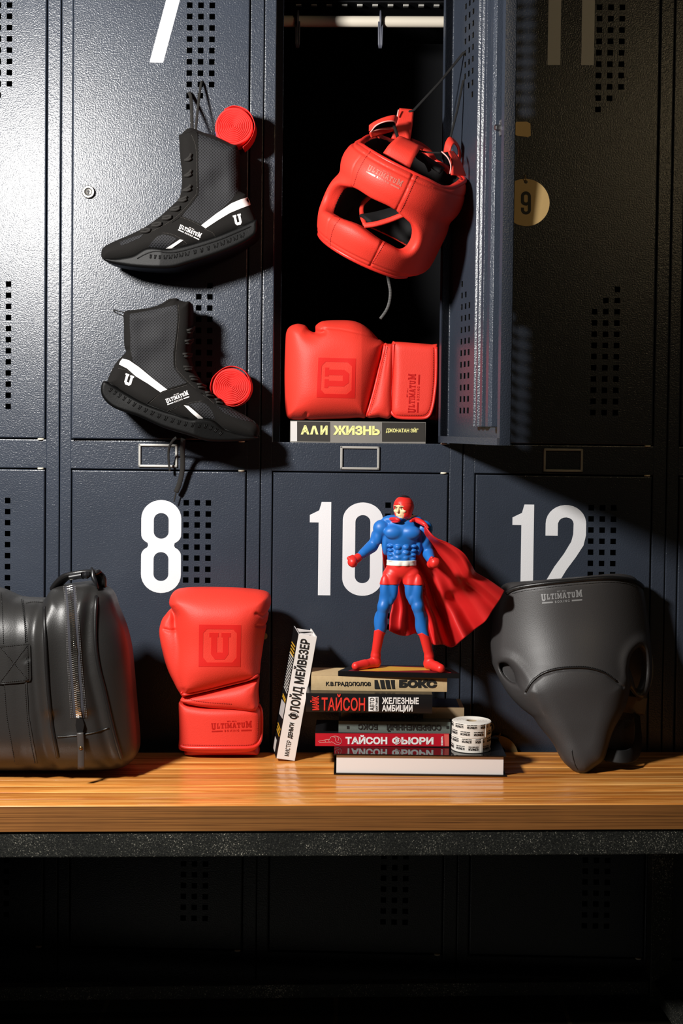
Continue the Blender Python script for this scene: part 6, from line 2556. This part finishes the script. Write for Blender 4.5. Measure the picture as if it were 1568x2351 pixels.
def head(P):
    h = J['head']
    d = E_(P, h + hd((0, 8, 22)), (62, 74, 74), HN)
    d = smin(d, E_(P, h + hd((0, -16, -34)), (48, 54, 62), HN), 20 * S)
    d = smin(d, E_(P, h + hd((0, -52, -74)), (26, 20, 20), HN), 14 * S)      # chin
    d = smin(d, E_(P, h + hd((0, -62, 24)), (46, 16, 10), HN), 10 * S)       # brow
    d = smin(d, C_(P, h + hd((0, -66, 14)), h + hd((0, -84, -16)), 7, 11), 6 * S)   # nose
    for s in (-1, 1):
        d = smax(d, -E_(P, h + hd((s * 26, -70, 6)), (17, 10, 8), HN), 6 * S)   # eye hollows
        d = smin(d, E_(P, h + hd((s * 25, -60, 5)), (11, 8, 7), HN), 3 * S)
        d = smin(d, E_(P, h + hd((s * 36, -46, -14)), (20, 18, 16), HN), 10 * S)  # cheekbones
        d = smin(d, E_(P, h + hd((s * 62, 10, -2)), (9, 18, 24), HN), 5 * S)   # ears
    d = smin(d, E_(P, h + hd((0, -66, -44)), (20, 9, 5), HN), 4 * S)
    d = smin(d, E_(P, h + hd((0, -64, -53)), (17, 9, 5), HN), 4 * S)
    return d


def arm(P, sh, el, wr, s):
    d = E_(P, sh + np.array((s * 8, 0, 4)) * S, (66, 62, 66))
    d = smin(d, C_(P, sh, el, 52, 42), 16 * S)
    m = (sh + el) / 2
    d = smin(d, E_(P, m + np.array((-s * 6, -22, 4)) * S, (36, 34, 60)), 10 * S)
    d = smin(d, E_(P, m + np.array((s * 14, 22, -4)) * S, (38, 36, 64)), 10 * S)
    f = el * 0.7 + wr * 0.3
    d = smin(d, C_(P, el, wr, 44, 26), 12 * S)
    d = smin(d, C_(P, el * 0.9 + wr * 0.1, el * 0.45 + wr * 0.55, 46, 34), 12 * S)
    return d


def mitten(P, wr, fx, side, up):
    """small boxing glove: padded mitt, thumb at its side, cuff"""
    fx = np.array(fx, np.float32); fx /= np.linalg.norm(fx)
    up = np.array(up, np.float32); up -= fx * (up @ fx); up /= np.linalg.norm(up)
    sd = np.cross(fx, up) * side
    R = np.stack([fx, sd, up], 1)
    c = wr + fx * 34 * S
    d = E_(P, c + sd * 4 * S, (44, 36, 42), R)
    d = smin(d, E_(P, c + fx * 10 * S - sd * 12 * S, (34, 30, 38), R), 8 * S)
    t0 = c + up * 22 * S - fx * 24 * S + sd * 22 * S
    t1 = c + up * 30 * S + fx * 14 * S + sd * 30 * S
    d = smin(d, capsule(P, t0, t1, 16 * S, 14 * S), 4 * S)
    return smin(d, capsule(P, wr - fx * 26 * S, wr + fx * 2 * S, 34 * S, 33 * S), 5 * S)


rf_dir = J['rwri'] - J['relb']
lf_dir = np.array((0.30, -0.75, 0.22), np.float32)


def body(P):
    d = torso(P)
    d = smin(d, legs(P), 12 * S)
    d = smin(d, arm(P, J['rsh'], J['relb'], J['rwri'], -1), 14 * S)
    d = smin(d, arm(P, J['lsh'], J['lelb'], J['lwri'], 1), 14 * S)
    d = smin(d, head(P), 10 * S)
    d = smin(d, feet(P), 14 * S)
    return d.astype(np.float32)


lo = np.array((zf(130, 0, F)[0], F - 0.075, tz - 0.004)); hi = np.array((zf(990, 0, F)[0], F + 0.05, zf(0, 40, F)[2]))
me = sdf_mesh('body', body, lo, hi, 0.00105)
fb = link_mesh('body', me, [M['fig_blue'], M['fig_skin']], FIG)
V = np.empty(len(me.vertices) * 3); me.vertices.foreach_get('co', V)
V = V.reshape(-1, 3).astype(np.float32) + np.array(FIG.location, np.float32)
neck_z = J['neck'][2] - 4 * S
skin = (V[:, 2] > neck_z + 0.35 * np.abs(V[:, 0] - J['neck'][0]))
lp = np.empty(len(me.loops), dtype=np.int32); me.loops.foreach_get('vertex_index', lp)
me.polygons.foreach_set('material_index', (skin[lp.reshape(-1, 4)].sum(1) >= 2).astype(np.int32))

# clothing that follows the body
def boots_f(P):
    d = smin(legs(P), feet(P), 14 * S) - 5 * S
    x = P[:, 0]
    for_r = np.abs(x - J['rank'][0]) < np.abs(x - J['lank'][0])
    tz_ = np.where(for_r, zf(0, 1130, F)[2], zf(0, 1150, F)[2])
    cx_ = np.where(for_r, zf(450, 0, F)[0], zf(790, 0, F)[0])
    top = tz_ - 0.6 * (-(np.abs(x - cx_)) + 30 * S) * -1 + 18 * S
    d = smax(d, P[:, 2] - top, 3 * S)
    # ankle folds
    for q in (J['rank'], J['lank']):
        rr = np.linalg.norm(P[:, :2] - q[:2], axis=1)
        d = d + 1.4 * S * np.sin((P[:, 2] - q[2]) / (9 * S)) * np.exp(-((P[:, 2] - q[2]) / (26 * S)) ** 2) * (rr < 60 * S)
    return smax(d, (tz + 0.0002) - P[:, 2], 2 * S).astype(np.float32)


l2 = np.array((zf(215, 0, F)[0], F - 0.075, tz - 0.003)); h2 = np.array((zf(970, 0, F)[0], F + 0.05, zf(0, 1040, F)[2]))
xm = (J['rank'][0] + J['lank'][0]) / 2
link_mesh('boot', sdf_mesh('boot', lambda P: np.maximum(boots_f(P), P[:, 0] - xm), l2, np.array((xm + 0.004, h2[1], h2[2])), 0.0011), M['fig_red'], FIG)
link_mesh('boot', sdf_mesh('boot', lambda P: np.maximum(boots_f(P), xm - P[:, 0]), np.array((xm - 0.004, l2[1], l2[2])), h2, 0.0011), M['fig_red'], FIG)


def shorts_f(P):
    d = smin(torso(P), legs(P), 12 * S) - 4.5 * S
    d = smax(d, P[:, 2] - zf(0, 588, F)[2], 3 * S)
    dx = np.abs(P[:, 0] - J['pelvis'][0])
    low = zf(0, 745, F)[2] + 0.0 * dx
    d = smax(d, low - P[:, 2], 3 * S)
    return d.astype(np.float32)


for wr_, fd_, up_ in ((J['rwri'], rf_dir, (0.15, -0.3, 1)), (J['lwri'], lf_dir, (0.25, -0.2, 1))):
    link_mesh('glove', sdf_mesh('glove', lambda P: mitten(P, wr_, fd_, 1, up_).astype(np.float32), wr_ - 110 * S, wr_ + 110 * S, 0.0010), M['fig_red'], FIG)
sx = 175 * S
l3 = np.array((J['pelvis'][0] - sx, F - 0.05, zf(0, 780, F)[2])); h3 = np.array((J['pelvis'][0] + sx, F + 0.05, zf(0, 560, F)[2]))
link_mesh('shorts', sdf_mesh('shorts', shorts_f, l3, h3, 0.0011), M['fig_red'], FIG)


def band_f(P):
    d = torso(P) - 7 * S
    d = smax(d, P[:, 2] - zf(0, 556, F)[2], 3 * S)
    return smax(d, zf(0, 598, F)[2] - P[:, 2], 3 * S).astype(np.float32)


link_mesh('waistband', sdf_mesh('waistband', band_f, l3, h3 + np.array((0, 0, 0.006)), 0.0010), plain('pale_waistband', rgb(236, 232, 224), 0.45), FIG)


def guard_f(P):
    """sparring headguard: padded crown, cheeks and nape, open face"""
    h = J['head']
    d = E_(P, h + hd((0, 8, 18)), (78, 88, 86), HN)
    d = smin(d, E_(P, h + hd((0, 0, -40)), (64, 66, 46), HN), 20 * S)
    q = (P - h) @ HN / S
    face = np.sqrt((q[:, 0] / 42.0) ** 2 + ((q[:, 2] + 20) / 56.0) ** 2) - 1.0
    face = np.where(q[:, 1] < -10, face * 42, 60.0)
    d = smax(d, -face * S, 8 * S)
    crown = 60.0 - np.sqrt(q[:, 0] ** 2 + (q[:, 1] - 8) ** 2)
    d = smax(d, np.where(q[:, 2] > 70, crown - 22, -50.0) * S, 6 * S)
    d = d + 1.5 * S * np.exp(-((q[:, 2] - 40) / 3.0) ** 2)
    return d.astype(np.float32)


hh = J['head']
link_mesh('headguard', sdf_mesh('headguard', guard_f, hh - 130 * S, hh + 140 * S, 0.0010), M['fig_red'], FIG)
link_mesh('hair', sdf_mesh('hair', lambda P: E_(P, hh + hd((0, 12, 34)), (66, 76, 74), HN).astype(np.float32) + np.maximum(0, (40 * S - ((P - hh) @ HN)[:, 2])).astype(np.float32), hh - 110 * S, hh + 130 * S, 0.0010), M['fig_hair'], FIG)
# eyes and brows
fbv = bvh_of(fb)
mb = MB()
for s in (-1, 1):
    mb.tube([Vector(hh + hd((s * 12, -80, 17))), Vector(hh + hd((s * 26, -77, 21))), Vector(hh + hd((s * 42, -66, 20)))], [0.0005, 0.0008, 0.0005], 6)
mb.build('eyebrows', M['fig_hair'], FIG, True, True)
for s in (-1, 1):
    mb = MB()
    bmesh.ops.create_uvsphere(mb.bm, u_segments=12, v_segments=8, radius=0.0011, matrix=Matrix.Translation(Vector(hh + hd((s * 24, -66.5, 5)))))
    mb.build('eye', M['black'], FIG, True, True)

# cloak: a Coons patch with folds
def crv(pts, n):
    P = np.array(subdivide_curve(pts, 10))
    L = np.concatenate([[0], np.cumsum(np.linalg.norm(np.diff(P, axis=0), axis=1))])
    t = np.linspace(0, L[-1], n)
    return np.stack([np.interp(t, L, P[:, k]) for k in range(P.shape[1])], 1)


NU, NV = 90, 110
top_c = crv([(505, 248, 0.030), (560, 262, 0.036), (640, 268, 0.040), (720, 262, 0.028), (775, 262, -0.020), (800, 290, -0.034)], NU)
bot_c = crv([(525, 1120, 0.034), (600, 1152, 0.046), (665, 1158, 0.036), (730, 1140, 0.050), (800, 1180, 0.030), (870, 1228, 0.048), (940, 1225, 0.024), (1020, 1247, 0.046), (1105, 1180, 0.020), (1190, 1110, 0.048), (1275, 1045, 0.018), (1330, 960, 0.046), (1385, 880, 0.014), (1425, 806, 0.030)], NU)
lef_c = crv([(505, 248, 0.030), (474, 330, 0.034), (468, 470, 0.040), (484, 620, 0.044), (520, 760, 0.044), (548, 900, 0.042), (530, 1010, 0.038), (525, 1120, 0.034)], NV)
rig_c = crv([(800, 290, -0.034), (850, 360, -0.040), (900, 400, -0.038), (1000, 440, -0.030), (1108, 512, -0.022), (1170, 610, -0.010), (1200, 660, 0.010), (1300, 720, 0.020), (1425, 806, 0.030)], NV)
V = []
for j in range(NV):
    v = j / (NV - 1)
    for i in range(NU):
        u = i / (NU - 1)
        p = (1 - v) * top_c[i] + v * bot_c[i] + (1 - u) * lef_c[j] + u * rig_c[j] \
            - ((1 - u) * (1 - v) * top_c[0] + u * (1 - v) * top_c[-1] + (1 - u) * v * bot_c[0] + u * v * bot_c[-1])
        fold = 0.009 * v * math.sin(u * 26 + 2.0 * v) + 0.004 * v * math.sin(u * 47 - 3 * v)
        edge = min(1, 6 * u, 6 * (1 - u))
        yy = p[2] + fold * edge
        # keep clear behind the body where it crosses it
        if 0.02 < v < 1 and p[0] < 800: yy = max(yy, 0.026 + 0.010 * math.sin(u * 20) * edge)
        V.append(zf(p[0], p[1], F + yy))
Fc = [[j * NU + i, j * NU + i + 1, (j + 1) * NU + i + 1, (j + 1) * NU + i] for j in range(NV - 1) for i in range(NU - 1)]
me = np_mesh('cloak', np.array(V), np.array(Fc))
ck = link_mesh('cloak', me, M['fig_cloth'], FIG)
sm = ck.modifiers.new('thickness', 'SOLIDIFY'); sm.thickness = 0.0022; sm.offset = 0
# collar folds round the neck
mb = MB()
mb.tube([zf(*p) for p in subdivide_curve([(500, 262, F + 0.02), (530, 246, F - 0.004), (575, 244, F - 0.020), (600, 256, F - 0.022), (570, 262, F - 0.016), (525, 262, F + 0.005)], 6)], 14 * S, 10)
mb.tube([zf(*p) for p in subdivide_curve([(690, 262, F - 0.022), (725, 250, F - 0.012), (760, 262, F - 0.018), (800, 285, F - 0.028), (830, 320, F - 0.034)], 6)], [(10 + 12 * math.sin(PI * k / 24)) * S for k in range(25)], 10)
mb.build('cloak_collar', M['fig_cloth'], FIG, True, True)
